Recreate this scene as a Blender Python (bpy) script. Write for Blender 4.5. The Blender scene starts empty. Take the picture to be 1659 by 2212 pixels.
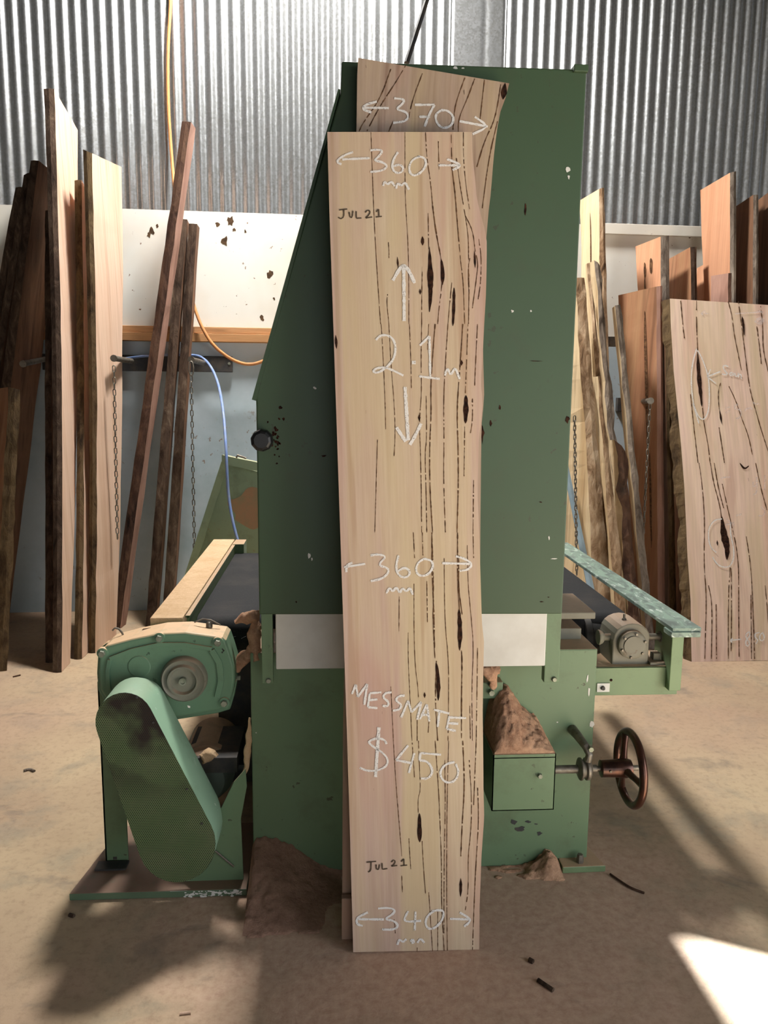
import bpy, bmesh, math, random
from mathutils import Vector, Matrix, noise
random.seed(7)
S = bpy.context.scene
C = S.collection
R_ = math.radians

# ------------------------------------------------------------------ camera, exposure, light
FPX, CX, CY, EYE = 1700.0, 829.5, 1106.0, 1.5
CAM_R = Matrix.Rotation(R_(-3.8), 3, 'Z') @ Matrix.Rotation(R_(90 - 8.6), 3, 'X') @ Matrix.Rotation(R_(.57), 3, 'Z')
cam = bpy.data.cameras.new('camera')
cam.sensor_fit = 'VERTICAL'; cam.sensor_height = 24.0; cam.lens = 24.0 * FPX / 2212.0
cam.clip_start = .05
co = bpy.data.objects.new('camera', cam); C.objects.link(co)
m4 = CAM_R.to_4x4(); m4.translation = (0, 0, EYE); co.matrix_world = m4
S.camera = co
S.view_settings.view_transform = 'Standard'; S.view_settings.look = 'None'
S.view_settings.gamma = 1.0; S.view_settings.use_curve_mapping = False
S.view_settings.exposure = 0.0

w = bpy.data.worlds.new('sky'); S.world = w; w.use_nodes = True
bg = w.node_tree.nodes['Background']; bg.inputs[0].default_value = (.62, .74, 1, 1); bg.inputs[1].default_value = .6

def area(name, loc, rot, sx, sy, power, col):
    l = bpy.data.lights.new(name, 'AREA'); l.shape = 'RECTANGLE'; l.size = sx; l.size_y = sy
    l.energy = power; l.color = col
    o = bpy.data.objects.new(name, l); C.objects.link(o); o.location = loc; o.rotation_euler = rot
    return o
# daylight through the translucent roof sheets and the open right-wall roller door, plus an added front fill
area('rooflight_daylight', (-.1, 4.5, 5.10), (0, 0, 0), .45, .5, 345, (1, .98, .94))
area('door_and_front_fill', (3.58, -.75, 1.45), (0, R_(90), 0), 2.6, 2.7, 112, (.93, .97, 1))
area('door_and_front_fill', (1.2, -3.45, 1.5), (R_(90), 0, 0), 3.0, 2.6, 54, (.9, .96, 1))  # added fill from behind the camera; the front wall has no opening
sl = bpy.data.lights.new('sun', 'SUN'); sl.energy = 75; sl.angle = R_(1.2); sl.color = (.84, .94, 1)
so = bpy.data.objects.new('sun', sl); C.objects.link(so)
so.rotation_euler = Vector((-.666, .318, -.674)).to_track_quat('-Z', 'Y').to_euler()

# ------------------------------------------------------------------ helpers
def ray(x, y):
    return CAM_R @ Vector(((x - CX) / FPX, -(y - CY) / FPX, -1))
def P(x, y, Y):
    d = ray(x, y); t = Y / d.y; return Vector((d.x * t, Y, EYE + d.z * t))
def Pz(x, y, z):
    d = ray(x, y); t = (z - EYE) / d.z; return Vector((d.x * t, d.y * t, z))
WA = R_(2.3)
WN = Vector((math.sin(WA), -math.cos(WA), 0)); WT = Vector((math.cos(WA), math.sin(WA), 0)); W0 = Vector((.371, 5.588, 0))
def Pw(x, y, off=0.0):
    d = ray(x, y); p0 = W0 + WN * off; o = Vector((0, 0, EYE))
    t = (p0 - o).dot(WN) / d.dot(WN); return o + d * t
def wall_pt(s, z, off=0.0):
    p = W0 + WT * s + WN * off; return Vector((p.x, p.y, z))
def wall_s(p): return (p - W0).dot(WT)

class MB:
    def __init__(s): s.v = []; s.f = []; s.m = []; s.uv = {}
    def vert(s, p, uv=None):
        s.v.append(Vector(p)); i = len(s.v) - 1
        if uv: s.uv[i] = uv
        return i
    def face(s, idx, m=0): s.f.append(list(idx)); s.m.append(m)
    def poly(s, pts, m=0, uv=None): s.face([s.vert(p) for p in pts], m)
    def hexa(s, a, b, m=0):
        """a, b: two matching loops joined into a closed solid"""
        n = len(a); ia = [s.vert(p) for p in a]; ib = [s.vert(p) for p in b]
        s.face(ia[::-1], m); s.face(ib, m)
        for k in range(n):
            s.face([ia[k], ia[(k + 1) % n], ib[(k + 1) % n], ib[k]], m)
        return s
    def box(s, lo, hi, m=0):
        x0, y0, z0 = lo; x1, y1, z1 = hi
        return s.hexa([(x0, y0, z0), (x1, y0, z0), (x1, y1, z0), (x0, y1, z0)], [(x0, y0, z1), (x1, y0, z1), (x1, y1, z1), (x0, y1, z1)], m)
    def prism(s, pts, off, m=0):
        off = Vector(off); pts = [Vector(p) for p in pts]
        return s.hexa(pts, [p + off for p in pts], m)
    def tube(s, path, r, n=10, m=0, cap=True):
        path = [Vector(p) for p in path]; rings = []
        up = Vector((.13, .31, .94)); last = None
        for k, p in enumerate(path):
            t = (path[min(k + 1, len(path) - 1)] - path[max(k - 1, 0)]).normalized()
            if last is None: a = t.cross(up); a = a.normalized() if a.length > 1e-4 else t.cross(Vector((1, 0, 0))).normalized()
            else: a = (last - t * last.dot(t)).normalized()
            last = a; b = t.cross(a)
            rr = r[k] if isinstance(r, (list, tuple)) else r
            rings.append([s.vert(p + (a * math.cos(q) + b * math.sin(q)) * rr) for q in [2 * math.pi * i / n for i in range(n)]])
        for A, B in zip(rings, rings[1:]):
            for i in range(n): s.face([A[i], A[(i + 1) % n], B[(i + 1) % n], B[i]], m)
        if cap: s.face(rings[0][::-1], m); s.face(rings[-1], m)
        return s
    def cyl(s, a, b, r, n=24, m=0): return s.tube([a, b], r, n, m)
    def lathe(s, c, axis, prof, n=32, m=0):
        """prof: list of (distance along axis, radius)"""
        c = Vector(c); ax = Vector(axis).normalized()
        return s.tube_prof(c, ax, prof, n, m)
    def tube_prof(s, c, ax, prof, n, m):
        a = ax.cross(Vector((.2, .1, .97))); a.normalize(); b = ax.cross(a); rings = []
        for d, r in prof:
            rings.append([s.vert(c + ax * d + (a * math.cos(2 * math.pi * i / n) + b * math.sin(2 * math.pi * i / n)) * max(r, 1e-4)) for i in range(n)])
        for A, B in zip(rings, rings[1:]):
            for i in range(n): s.face([A[i], A[(i + 1) % n], B[(i + 1) % n], B[i]], m)
        s.face(rings[0][::-1], m); s.face(rings[-1], m)
        return s
    def build(s, name, mats, parent=None, loc=None, bevel=0, smooth=None, seg=2, recalc=True):
        me = bpy.data.meshes.new(name)
        if parent is not None:
            L = Vector((0, 0, 0)); q = parent
            while q is not None: L += q.location; q = q.parent
        else: L = Vector(loc) if loc is not None else Vector((0, 0, 0))
        me.from_pydata([tuple(v - L) for v in s.v], [], s.f)
        mats = mats if isinstance(mats, (list, tuple)) else [mats]
        for mt in mats: me.materials.append(mt)
        for p, k in zip(me.polygons, s.m): p.material_index = k
        if s.uv:
            ul = me.uv_layers.new(name='UVMap')
            for lp in me.loops: ul.data[lp.index].uv = s.uv.get(lp.vertex_index, (0, 0))
        if recalc:
            bm = bmesh.new(); bm.from_mesh(me); bmesh.ops.recalc_face_normals(bm, faces=bm.faces); bm.to_mesh(me); bm.free()
        o = bpy.data.objects.new(name, me); C.objects.link(o)
        if parent is not None: o.parent = parent
        else: o.location = L
        if smooth is not None:
            me.polygons.foreach_set('use_smooth', [True] * len(me.polygons))
            try: me.set_sharp_from_angle(angle=R_(smooth))
            except Exception: pass
        if bevel:
            b = o.modifiers.new('edge', 'BEVEL'); b.width = bevel; b.segments = seg; b.limit_method = 'ANGLE'; b.angle_limit = R_(35)
        return o
def tag(o, label, cat, group=None, kind=None):
    o['label'] = label; o['category'] = cat
    if group: o['group'] = group
    if kind: o['kind'] = kind
    return o
def thing(name, label, cat, loc, group=None):
    o = bpy.data.objects.new(name, None); C.objects.link(o); o.location = loc; o.empty_display_size = .1
    return tag(o, label, cat, group)
def struct(o): o['kind'] = 'structure'; return o

# ------------------------------------------------------------------ materials
def lin(c):
    return tuple(((v / 255) / 12.92 if v / 255 <= .04045 else ((v / 255 + .055) / 1.055) ** 2.4) for v in c) + (1,)
class NT:
    def __init__(s, name):
        s.mat = bpy.data.materials.new(name); s.mat.use_nodes = True; s.t = s.mat.node_tree
        s.b = s.t.nodes['Principled BSDF']; s.out = s.t.nodes['Material Output']
    def n(s, typ, **kw):
        nd = s.t.nodes.new(typ)
        for k, v in kw.items():
            if k.startswith('i_'): 
                key = k[2:]; nd.inputs[int(key) if key.isdigit() else key].default_value = v
            else: setattr(nd, k, v)
        return nd
    def l(s, a, b): s.t.links.new(a, b)
    def coords(s, kind='Object', scale=(1, 1, 1), rnd=True):
        tc = s.n('ShaderNodeTexCoord'); mp = s.n('ShaderNodeMapping'); mp.inputs['Scale'].default_value = scale
        src = tc.outputs[kind]
        if rnd:
            oi = s.n('ShaderNodeObjectInfo'); mu = s.n('ShaderNodeVectorMath', operation='SCALE'); mu.inputs[0].default_value = (37, 53, 29)
            s.l(oi.outputs['Random'], mu.inputs['Scale']); ad = s.n('ShaderNodeVectorMath', operation='ADD')
            s.l(src, ad.inputs[0]); s.l(mu.outputs[0], ad.inputs[1]); src = ad.outputs[0]
        s.l(src, mp.inputs['Vector']); return mp.outputs[0]
    def noise(s, vec, scale, detail=4, rough=.55, dist=0):
        nd = s.n('ShaderNodeTexNoise'); nd.inputs['Scale'].default_value = scale; nd.inputs['Detail'].default_value = detail
        nd.inputs['Roughness'].default_value = rough; nd.inputs['Distortion'].default_value = dist
        s.l(vec, nd.inputs['Vector']); return nd.outputs['Fac']
    def ramp(s, fac, stops, interp='LINEAR'):
        r = s.n('ShaderNodeValToRGB'); r.color_ramp.interpolation = interp; e = r.color_ramp.elements
        while len(e) < len(stops): e.new(.5)
        for el, (p, c) in zip(e, stops):
            el.position = p; el.color = lin(c) if len(c) == 3 and max(c) > 1 else (c[0], c[0], c[0], 1) if len(c) == 1 else tuple(c) + (1,)
        s.l(fac, r.inputs[0]); return r.outputs[0]
    def mix(s, fac, a, b, blend='MIX'):
        m = s.n('ShaderNodeMix', data_type='RGBA', blend_type=blend)
        for v, k in ((fac, 0), (a, 6), (b, 7)):
            if isinstance(v, bpy.types.NodeSocket): s.l(v, m.inputs[k])
            else: m.inputs[k].default_value = v if k == 0 else (lin(v) if len(v) == 3 else v)
        return m.outputs[2]
    def math(s, op, a, b=None):
        m = s.n('ShaderNodeMath', operation=op)
        for k, v in enumerate((a, b)):
            if v is None: continue
            if isinstance(v, bpy.types.NodeSocket): s.l(v, m.inputs[k])
            else: m.inputs[k].default_value = v
        return m.outputs[0]
    def bump(s, h, strength=.3, dist=.01):
        b = s.n('ShaderNodeBump'); b.inputs['Strength'].default_value = strength; b.inputs['Distance'].default_value = dist
        s.l(h, b.inputs['Height']); s.l(b.outputs[0], s.b.inputs['Normal'])
    def col(s, c):
        if isinstance(c, bpy.types.NodeSocket): s.l(c, s.b.inputs['Base Color'])
        else: s.b.inputs['Base Color'].default_value = lin(c)
    def set(s, rough=.6, metal=0, spec=.4):
        s.b.inputs['Roughness'].default_value = rough; s.b.inputs['Metallic'].default_value = metal
        s.b.inputs['Specular IOR Level'].default_value = spec; return s
    def upmask(s, lo=.5, hi=.8):
        g = s.n('ShaderNodeNewGeometry'); x = s.n('ShaderNodeSeparateXYZ'); s.l(g.outputs['Normal'], x.inputs[0])
        r = s.n('ShaderNodeMapRange'); r.inputs[1].default_value = lo; r.inputs[2].default_value = hi
        s.l(x.outputs[2], r.inputs[0]); return r.outputs[0]

def wood(name, cols, uv=False, across=38, along=1.1, rough=.75, streak=(90, 62, 42), streak_amt=.35, axis='Z'):
    """sawn timber: broad colour bands running along the board, fine grain lines and dark streaks"""
    t = NT(name); t.set(rough, 0, .25)
    sc = {'Z': (across, across, along), 'Y': (across, along, across), 'X': (along, across, across)}[axis]
    if uv: sc = (across, along, 1)
    v = t.coords('UV' if uv else 'Object', sc)
    band = t.noise(v, .33, 4, .55, .9 if uv else .25)
    n = len(cols); c = t.ramp(band, [(.3 + .4 * k / (n - 1), q) for k, q in enumerate(cols)])
    fine = t.noise(v, 4.5, 5, .65, .1)
    c = t.mix(t.ramp(fine, [(.35, (.2,)), (.62, (0,))]), c, streak)
    if uv:                                            # broad pink and cream zones
        vz = t.coords('UV', (7, .9, 1)); z_ = t.noise(vz, 1, 3, .5, .6)
        c = t.mix(t.ramp(z_, [(.38, (.45,)), (.5, (0,))]), c, (184, 142, 128)); c = t.mix(t.ramp(z_, [(.52, (0,)), (.66, (.5,))]), c, (196, 176, 138))
    st = t.noise(v, .9, 2, .4, .5)
    c = t.mix(t.math('MULTIPLY', t.ramp(st, [(.6, (0,)), (.68, (1,))]), streak_amt), c, streak)
    t.col(c); t.bump(fine, .12, .002); return t.mat
def bark(name, cols, scale=22, strength=.8):
    t = NT(name); t.set(.95, 0, .1)
    v = t.coords('Object', (1, 1, .35)); a = t.noise(v, scale, 6, .7, .6); b = t.noise(v, scale * .22, 3, .6)
    n = len(cols); c = t.ramp(t.math('ADD', t.math('MULTIPLY', a, .6), t.math('MULTIPLY', b, .4)), [(.36 + .3 * k / (n - 1), q) for k, q in enumerate(cols)])
    t.col(c); t.bump(a, strength, .012); return t.mat
def paint(name, base, alt, dust=.9, chips=(60, 50, 40), rough=.45, dustcol=(190, 155, 125), chip_amt=.7, grime=.35):
    """old machine paint: tonal mottling, grime, chips and sawdust lying on the upward faces"""
    t = NT(name); t.set(rough, 0, .4)
    v = t.coords('Object'); a = t.noise(v, 2.2, 4, .55)
    c = t.mix(t.ramp(a, [(.35, (0,)), (.65, (1,))]), base, alt)
    g = t.noise(v, 7, 5, .7)
    c = t.mix(t.math('MULTIPLY', t.ramp(g, [(.52, (0,)), (.75, (1,))]), grime), c, (70, 62, 46))
    ch = t.noise(v, 34, 3, .6); ch2 = t.noise(v, 4.3, 2, .5)
    k = t.math('MULTIPLY', t.ramp(ch, [(.665, (0,)), (.69, (1,))]), t.ramp(ch2, [(.48, (0,)), (.58, (1,))]))
    c = t.mix(t.math('MULTIPLY', k, chip_amt), c, chips)
    if dust:
        d = t.noise(v, 26, 4, .6)
        dm = t.math('MULTIPLY', t.math('MULTIPLY', t.upmask(.55, .8), t.ramp(d, [(.2, (.6,)), (.5, (1,))])), dust)
        c = t.mix(dm, c, dustcol)
    t.col(c); t.bump(g, .05, .003); return t.mat
def plain(name, c, rough=.6, metal=0, spec=.4, var=.25, scale=14, alt=None, bump=0):
    t = NT(name); t.set(rough, metal, spec); v = t.coords('Object'); a = t.noise(v, scale, 5, .6)
    alt = alt or tuple(int(q * .7) for q in c)
    t.col(t.mix(t.ramp(a, [(.4, (0,)), (.7, (var if alt is None else 1,))]), c, alt))
    if bump: t.bump(a, bump, .01)
    return t.mat

M = {}
M['slab'] = wood('wood_front_slab', [(178, 154, 132), (194, 168, 154), (198, 175, 150), (203, 183, 157), (184, 156, 132)], True, 34, 1.1, .7, (156, 120, 88), .35)
M['slab2'] = wood('wood_rear_slab', [(156, 136, 116), (176, 154, 138), (168, 146, 124), (182, 160, 140)], True, 30, 1.0, .7, (116, 84, 66), .5)
M['slab3'] = wood('wood_wide_slab', [(222, 192, 172), (230, 200, 184), (234, 208, 186), (222, 184, 166)], True, 16, .6, .7, (140, 104, 82), .4)
M['pale'] = wood('wood_pale_sawn', [(206, 176, 152), (216, 186, 164), (196, 160, 134)], False, 30, .8, .75, (150, 116, 90), .3)
M['cream'] = wood('wood_cream_sawn', [(206, 182, 146), (218, 196, 160), (190, 160, 120)], False, 30, .8, .75, (130, 100, 70), .4)
M['brown'] = wood('wood_brown_sawn', [(104, 74, 54), (130, 94, 70), (88, 62, 46)], False, 34, .8, .8, (54, 38, 30), .4)
M['orange'] = wood('wood_orange_sawn', [(196, 142, 108), (208, 156, 122), (184, 130, 98)], False, 30, .7, .75, (120, 66, 42), .35)
M['tan'] = wood('wood_tan_sawn', [(164, 126, 92), (150, 104, 76), (176, 134, 102)], False, 20, .6, .75, (84, 60, 42), .5)
M['pinkw'] = wood('wood_pink_sawn', [(160, 122, 106), (176, 138, 122), (148, 112, 98)], False, 26, .7, .75, (100, 66, 54), .35)
M['dark_bark'] = bark('bark_dark', [(40, 32, 27), (66, 52, 43), (88, 72, 60), (120, 104, 88)])
M['moss_bark'] = bark('bark_mossy', [(44, 35, 28), (80, 64, 46), (104, 86, 62), (82, 60, 44)])
M['grey_bark'] = bark('bark_grey', [(72, 62, 54), (112, 100, 90), (142, 130, 118), (168, 156, 142)])
M['cream_bark'] = bark('bark_cream', [(70, 52, 38), (140, 112, 86), (186, 160, 132), (206, 186, 160)], 20)
M['red_bark'] = bark('bark_reddish', [(44, 33, 29), (74, 54, 45), (98, 74, 60), (66, 54, 46)])
M['vein'] = plain('gum_vein', (70, 48, 34), .9, 0, .1, .5, 60, (122, 90, 64))
M['pocket'] = plain('gum_pocket', (28, 18, 14), .9, 0, .1, .6, 90, (70, 44, 32))
M['endgrain'] = wood('wood_end_grain', [(196, 158, 128), (206, 172, 142), (184, 146, 116)], False, 30, 8, .8, (110, 80, 56), .4)

t = NT('chalk'); t.set(1, 0, 0); v = t.coords('Object', rnd=False); a = t.noise(v, 260, 2, .6)
t.col((226, 222, 218)); tr = t.n('ShaderNodeBsdfTransparent'); mx = t.n('ShaderNodeMixShader')
t.l(t.ramp(a, [(.3, (.35,)), (.45, (.95,))]), mx.inputs[0]); t.l(tr.outputs[0], mx.inputs[1]); t.l(t.b.outputs[0], mx.inputs[2]); t.l(mx.outputs[0], t.out.inputs[0])
M['chalk'] = t.mat
t = NT('chalk_faint'); t.set(1, 0, 0); v = t.coords('Object', rnd=False); a = t.noise(v, 200, 2, .6)
t.col((226, 214, 212)); tr = t.n('ShaderNodeBsdfTransparent'); mx = t.n('ShaderNodeMixShader')
t.l(t.ramp(a, [(.42, (.05,)), (.6, (.7,))]), mx.inputs[0]); t.l(tr.outputs[0], mx.inputs[1]); t.l(t.b.outputs[0], mx.inputs[2]); t.l(mx.outputs[0], t.out.inputs[0])
M['chalk_faint'] = t.mat
M['pencil'] = plain('pencil', (92, 78, 64), .8, 0, .2)

M['green'] = paint('machine_green', (98, 122, 92), (104, 126, 96), .85)
M['plate'] = paint('plate_green_shaded_dust', (84, 104, 82), (92, 110, 86), .9, dustcol=(136, 104, 88))  # dust colour darkened to put the gearbox's shade into the plate top
M['green_cab'] = paint('cabinet_green', (58, 78, 55), (62, 82, 58), .6, grime=.22, chip_amt=.5)
M['green_gear'] = paint('gearbox_green', (106, 138, 112), (98, 130, 104), 1.0, (30, 32, 28), .5, (220, 184, 146), 1.0)
M['mint'] = paint('guard_mint', (146, 178, 152), (138, 170, 144), .12, (200, 210, 200), .55)
t = NT('rail_green'); t.set(.45, 0, .4); v = t.coords('Object', (3, 1.1, 3)); a = t.noise(v, 9, 5, .65, .8); b = t.noise(v, 16, 4, .6, .5)
c = t.mix(t.ramp(a, [(.42, (0,)), (.56, (1,))]), (92, 106, 100), (126, 148, 134)); c = t.mix(t.math('MULTIPLY', t.ramp(b, [(.58, (0,)), (.66, (1,))]), .8), c, (196, 206, 198)); t.col(c); M['rail_green'] = t.mat
M['frame_green'] = paint('frame_green', (116, 138, 100), (104, 126, 92), .9, (58, 50, 38))
M['pale_green'] = paint('cover_pale_green', (148, 166, 136), (132, 154, 130), .3, (150, 130, 100), .6)
M['white_guard'] = plain('guard_white', (214, 212, 206), .5, 0, .4, .3, 5, (196, 192, 184))
M['knob'] = plain('black_plastic', (22, 22, 24), .45, 0, .5)
M['steel'] = plain('worn_steel', (128, 122, 112), .5, .6, .5, .6, 30, (86, 76, 64))
M['dusty_steel'] = paint('dusty_steel', (130, 128, 114), (112, 108, 94), .7, (90, 70, 50), .5, (176, 146, 122))
M['rusty'] = plain('worn_iron_wheel', (92, 62, 50), .28, .75, .5, .6, 26, (58, 44, 40))
M['bolt'] = plain('bolt_zinc', (150, 152, 138), .45, .5, .5, .5, 40, (110, 116, 98))
M['dark_steel'] = plain('dark_steel', (58, 58, 60), .6, .3, .4, .5, 16, (84, 76, 68))
M['motor'] = paint('motor_grey', (84, 92, 84), (72, 80, 74), .9, (50, 46, 40), .6, (184, 148, 122))
t = NT('conveyor_belt'); t.set(.8, 0, .3); v = t.coords('Object'); a = t.noise(v, 160, 3, .6); b = t.noise(v, 5, 4, .6)
t.col(t.mix(t.ramp(b, [(.5, (0,)), (.8, (.4,))]), t.mix(t.ramp(a, [(.62, (0,)), (.72, (1,))]), (24, 24, 26), (48, 47, 46)), (70, 62, 56))); t.bump(a, .3, .002); M['belt'] = t.mat

t = NT('perforated_sheet'); t.set(.6, 0, .3); v = t.coords('Object', (1, 1, 1), False)
sx = t.n('ShaderNodeSeparateXYZ'); t.l(v, sx.inputs[0])
pit = .0056
row = t.math('FLOOR', t.math('DIVIDE', sx.outputs[2], pit * .866))
odd = t.math('MULTIPLY', t.math('ABSOLUTE', t.math('MODULO', row, 2.0)), .5)
u = t.math('SUBTRACT', t.math('FRACT', t.math('ADD', t.math('DIVIDE', sx.outputs[0], pit), odd)), .5)
q = t.math('MULTIPLY', t.math('SUBTRACT', t.math('FRACT', t.math('DIVIDE', sx.outputs[2], pit * .866)), .5), .866)
rr = t.math('SQRT', t.math('ADD', t.math('MULTIPLY', u, u), t.math('MULTIPLY', q, q)))
b = t.noise(v, 9, 4, .6); grease = t.noise(v, 5.5, 3, .5)
zt = t.n('ShaderNodeMapRange'); zt.inputs[1].default_value = .36; zt.inputs[2].default_value = .52; t.l(sx.outputs[2], zt.inputs[0])
base = t.mix(t.ramp(b, [(.4, (0,)), (.7, (1,))]), (88, 106, 70), (100, 110, 78))
base = t.mix(t.math('MULTIPLY', t.ramp(grease, [(.45, (0,)), (.55, (1,))]), zt.outputs[0]), base, (46, 36, 32))
t.col(t.mix(t.ramp(rr, [(.26, (1,)), (.34, (0,))]), base, (22, 24, 18))); t.bump(rr, .25, .002); M['perf'] = t.mat

def dustmat(name, a, b, scale=60):
    t = NT(name); t.set(1, 0, .05); v = t.coords('Object'); n1 = t.noise(v, scale, 6, .75); n2 = t.noise(v, 9, 3, .6)
    t.col(t.mix(t.ramp(t.math('ADD', t.math('MULTIPLY', n1, .6), t.math('MULTIPLY', n2, .4)), [(.38, (0,)), (.62, (1,))]), a, b)); t.bump(n1, .9, .008); return t.mat
M['dust'] = dustmat('sawdust', (160, 120, 96), (206, 166, 136))
M['dust_pink'] = dustmat('sawdust_pinkish', (146, 112, 96), (174, 138, 118))
M['dust_pale'] = dustmat('sawdust_pale', (206, 170, 132), (224, 192, 156))

t = NT('galvanised_sheet'); t.set(.34, .88, .5); v = t.coords('Object', rnd=False)
vo = t.n('ShaderNodeTexVoronoi'); vo.inputs['Scale'].default_value = 85; t.l(v, vo.inputs['Vector'])
n1 = t.noise(v, 3, 4, .6)
bw = t.n('ShaderNodeRGBToBW'); t.l(vo.outputs['Color'], bw.inputs[0])
t.col(t.mix(t.ramp(bw.outputs[0], [(.2, (0,)), (.8, (1,))]), t.mix(t.ramp(n1, [(.4, (0,)), (.7, (1,))]), (182, 184, 184), (172, 172, 170)), (194, 196, 198)))
t.l(t.ramp(bw.outputs[0], [(0, (.3,)), (1, (.36,))]), t.b.inputs['Roughness']); M['galv'] = t.mat

t = NT('white_board'); t.set(.6, 0, .3); v = t.coords('Object', rnd=False); n1 = t.noise(v, 26, 3, .6); n2 = t.noise(v, 2.6, 4, .6); n3 = t.noise(v, 1.2, 4, .6)
c = t.mix(t.ramp(n3, [(.4, (0,)), (.7, (1,))]), (226, 224, 216), (214, 204, 188))
c = t.mix(t.math('MULTIPLY', t.ramp(n1, [(.69, (0,)), (.72, (1,))]), t.ramp(n2, [(.45, (0,)), (.55, (1,))])), c, (120, 88, 62)); t.col(c); M['white_board'] = t.mat
t = NT('blue_grey_board'); t.set(.5, 0, .4); v = t.coords('Object', rnd=False); n1 = t.noise(v, 24, 4, .6); n2 = t.noise(v, 2.2, 4, .6); n3 = t.noise(v, 1.6, 5, .65)
c = t.mix(t.ramp(n3, [(.4, (0,)), (.7, (1,))]), (192, 204, 212), (164, 180, 186))
c = t.mix(t.math('MULTIPLY', t.ramp(n1, [(.63, (0,)), (.68, (1,))]), t.ramp(n2, [(.5, (0,)), (.6, (.8,))])), c, (132, 104, 80)); t.col(c); M['blue_board'] = t.mat
M['ledge'] = wood('wood_dusty_ledge', [(196, 146, 98), (184, 138, 96), (206, 160, 116)], False, 40, 1.2, .9, (110, 76, 48), .4, 'X')
M['torn'] = plain('torn_backing', (96, 74, 54), .9, 0, .1, .6, 30, (52, 42, 34))
M['bluebar'] = plain('blue_grey_paint', (150, 172, 186), .5, 0, .4, .3, 10, (136, 156, 168))
M['orange_hose'] = plain('orange_hose', (206, 140, 84), .6, 0, .3, .3, 20, (176, 124, 84))
M['blue_hose'] = plain('blue_hose', (112, 136, 188), .45, 0, .4, .3, 20, (140, 152, 176))
M['grey_paint'] = plain('wall_grey_paint', (84, 82, 78), .9, 0, .2, .3, 2)
M['dark_roof'] = plain('roof_underside', (44, 42, 40), .8, .2, .3, .3, 2)
t = NT('rooflight_sheet'); t.set(.6, 0, .3); t.col((230, 226, 214)); t.b.inputs['Emission Color'].default_value = (1, .95, .86, 1); t.b.inputs['Emission Strength'].default_value = 6; M['rooflight'] = t.mat

t = NT('dusty_concrete'); t.set(.9, 0, .2); v = t.coords('Object', rnd=False)
n1 = t.noise(v, 1.3, 6, .6, .4); n2 = t.noise(v, 5, 6, .65, .3); n3 = t.noise(v, 38, 5, .7); n4 = t.noise(v, .7, 3, .5)
c = t.mix(t.ramp(n1, [(.38, (0,)), (.62, (1,))]), (186, 164, 134), (168, 145, 119))
c = t.mix(t.math('MULTIPLY', t.ramp(n2, [(.5, (0,)), (.66, (1,))]), .55), c, (140, 132, 116))
c = t.mix(t.ramp(n4, [(.45, (0,)), (.65, (.55,))]), c, (176, 144, 124))
c = t.mix(t.ramp(n3, [(.3, (.35,)), (.5, (0,))]), c, (120, 98, 80))
# sawdust trodden in around the sander: pink-brown patch with an uneven edge
sx = t.n('ShaderNodeSeparateXYZ'); t.l(v, sx.inputs[0])
dx = t.math('DIVIDE', t.math('SUBTRACT', sx.outputs[0], .3), 1.0); dy = t.math('DIVIDE', t.math('SUBTRACT', sx.outputs[1], 2.1), .75)
rad = t.math('SQRT', t.math('ADD', t.math('MULTIPLY', dx, dx), t.math('MULTIPLY', dy, dy)))
rad = t.math('ADD', rad, t.math('MULTIPLY', t.math('SUBTRACT', n2, .5), .9))
c = t.mix(t.ramp(rad, [(.55, (.85,)), (1.05, (0,))]), c, t.mix(t.ramp(n3, [(.35, (0,)), (.65, (1,))]), (184, 150, 130), (206, 174, 152)))
st = t.noise(t.coords('Object', (1, 1.6, 1), False), 3.1, 5, .6, .5)
c = t.mix(t.ramp(st, [(.6, (0,)), (.7, (.5,))]), c, (112, 104, 96))
t.col(c); t.bump(t.math('ADD', n3, t.math('MULTIPLY', n2, .6)), .35, .006); M['floor'] = t.mat

# ------------------------------------------------------------------ the shed
X0, X1, YF, ZC = -3.7, 3.6, -3.6, 5.2
m = MB(); m.box((X0 - .1, YF - .1, -.1), (X1 + 2.5, 6.1, 0)); struct(m.build('floor', M['floor']))
# corrugated back wall with a flat lap strip between two sheets
s_a, s_b = wall_s(Pw(972, 60)), wall_s(Pw(1094, 60)); ph = wall_s(Pw(307.6, 20))
m = MB(); pit = .0762; n_ = 12; s0 = -4.3; cols = []
k = 0
while s0 + k * pit / n_ < 3.6:
    s_ = s0 + k * pit / n_; a = .0085 * math.cos(2 * math.pi * (s_ - ph) / pit)
    if s_a < s_ < s_b:
        e = min(s_ - s_a, s_b - s_); a = -.004 + (.011 * max(0, 1 - abs(e - .012) / .012)) + .004 * math.exp(-((s_ - .62 * s_b - .38 * s_a) / .02) ** 2)
    cols.append([m.vert(wall_pt(s_, z, -a)) for z in (1.2, 2.6, 4.2, 5.2)]); k += 1
for A, B in zip(cols, cols[1:]):
    for j in range(3): m.face([A[j], B[j], B[j + 1], A[j + 1]])
o = struct(m.build('wall_back', M['galv'], smooth=80, recalc=False))
m = MB(); m.prism([wall_pt(-4.3, -.05, -.05), wall_pt(3.9, -.05, -.05), wall_pt(3.9, 5.25, -.05), wall_pt(-4.3, 5.25, -.05)], -WN * .08); struct(m.build('wall_back_cladding', M['dark_roof']))
zt_, zl = 2.65, 1.905
m = MB(); m.prism([wall_pt(-4.2, zl, .15), wall_pt(3.5, zl, .15), wall_pt(3.5, zt_, .15), wall_pt(-4.2, zt_, .15)], -WN * .012)
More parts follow.
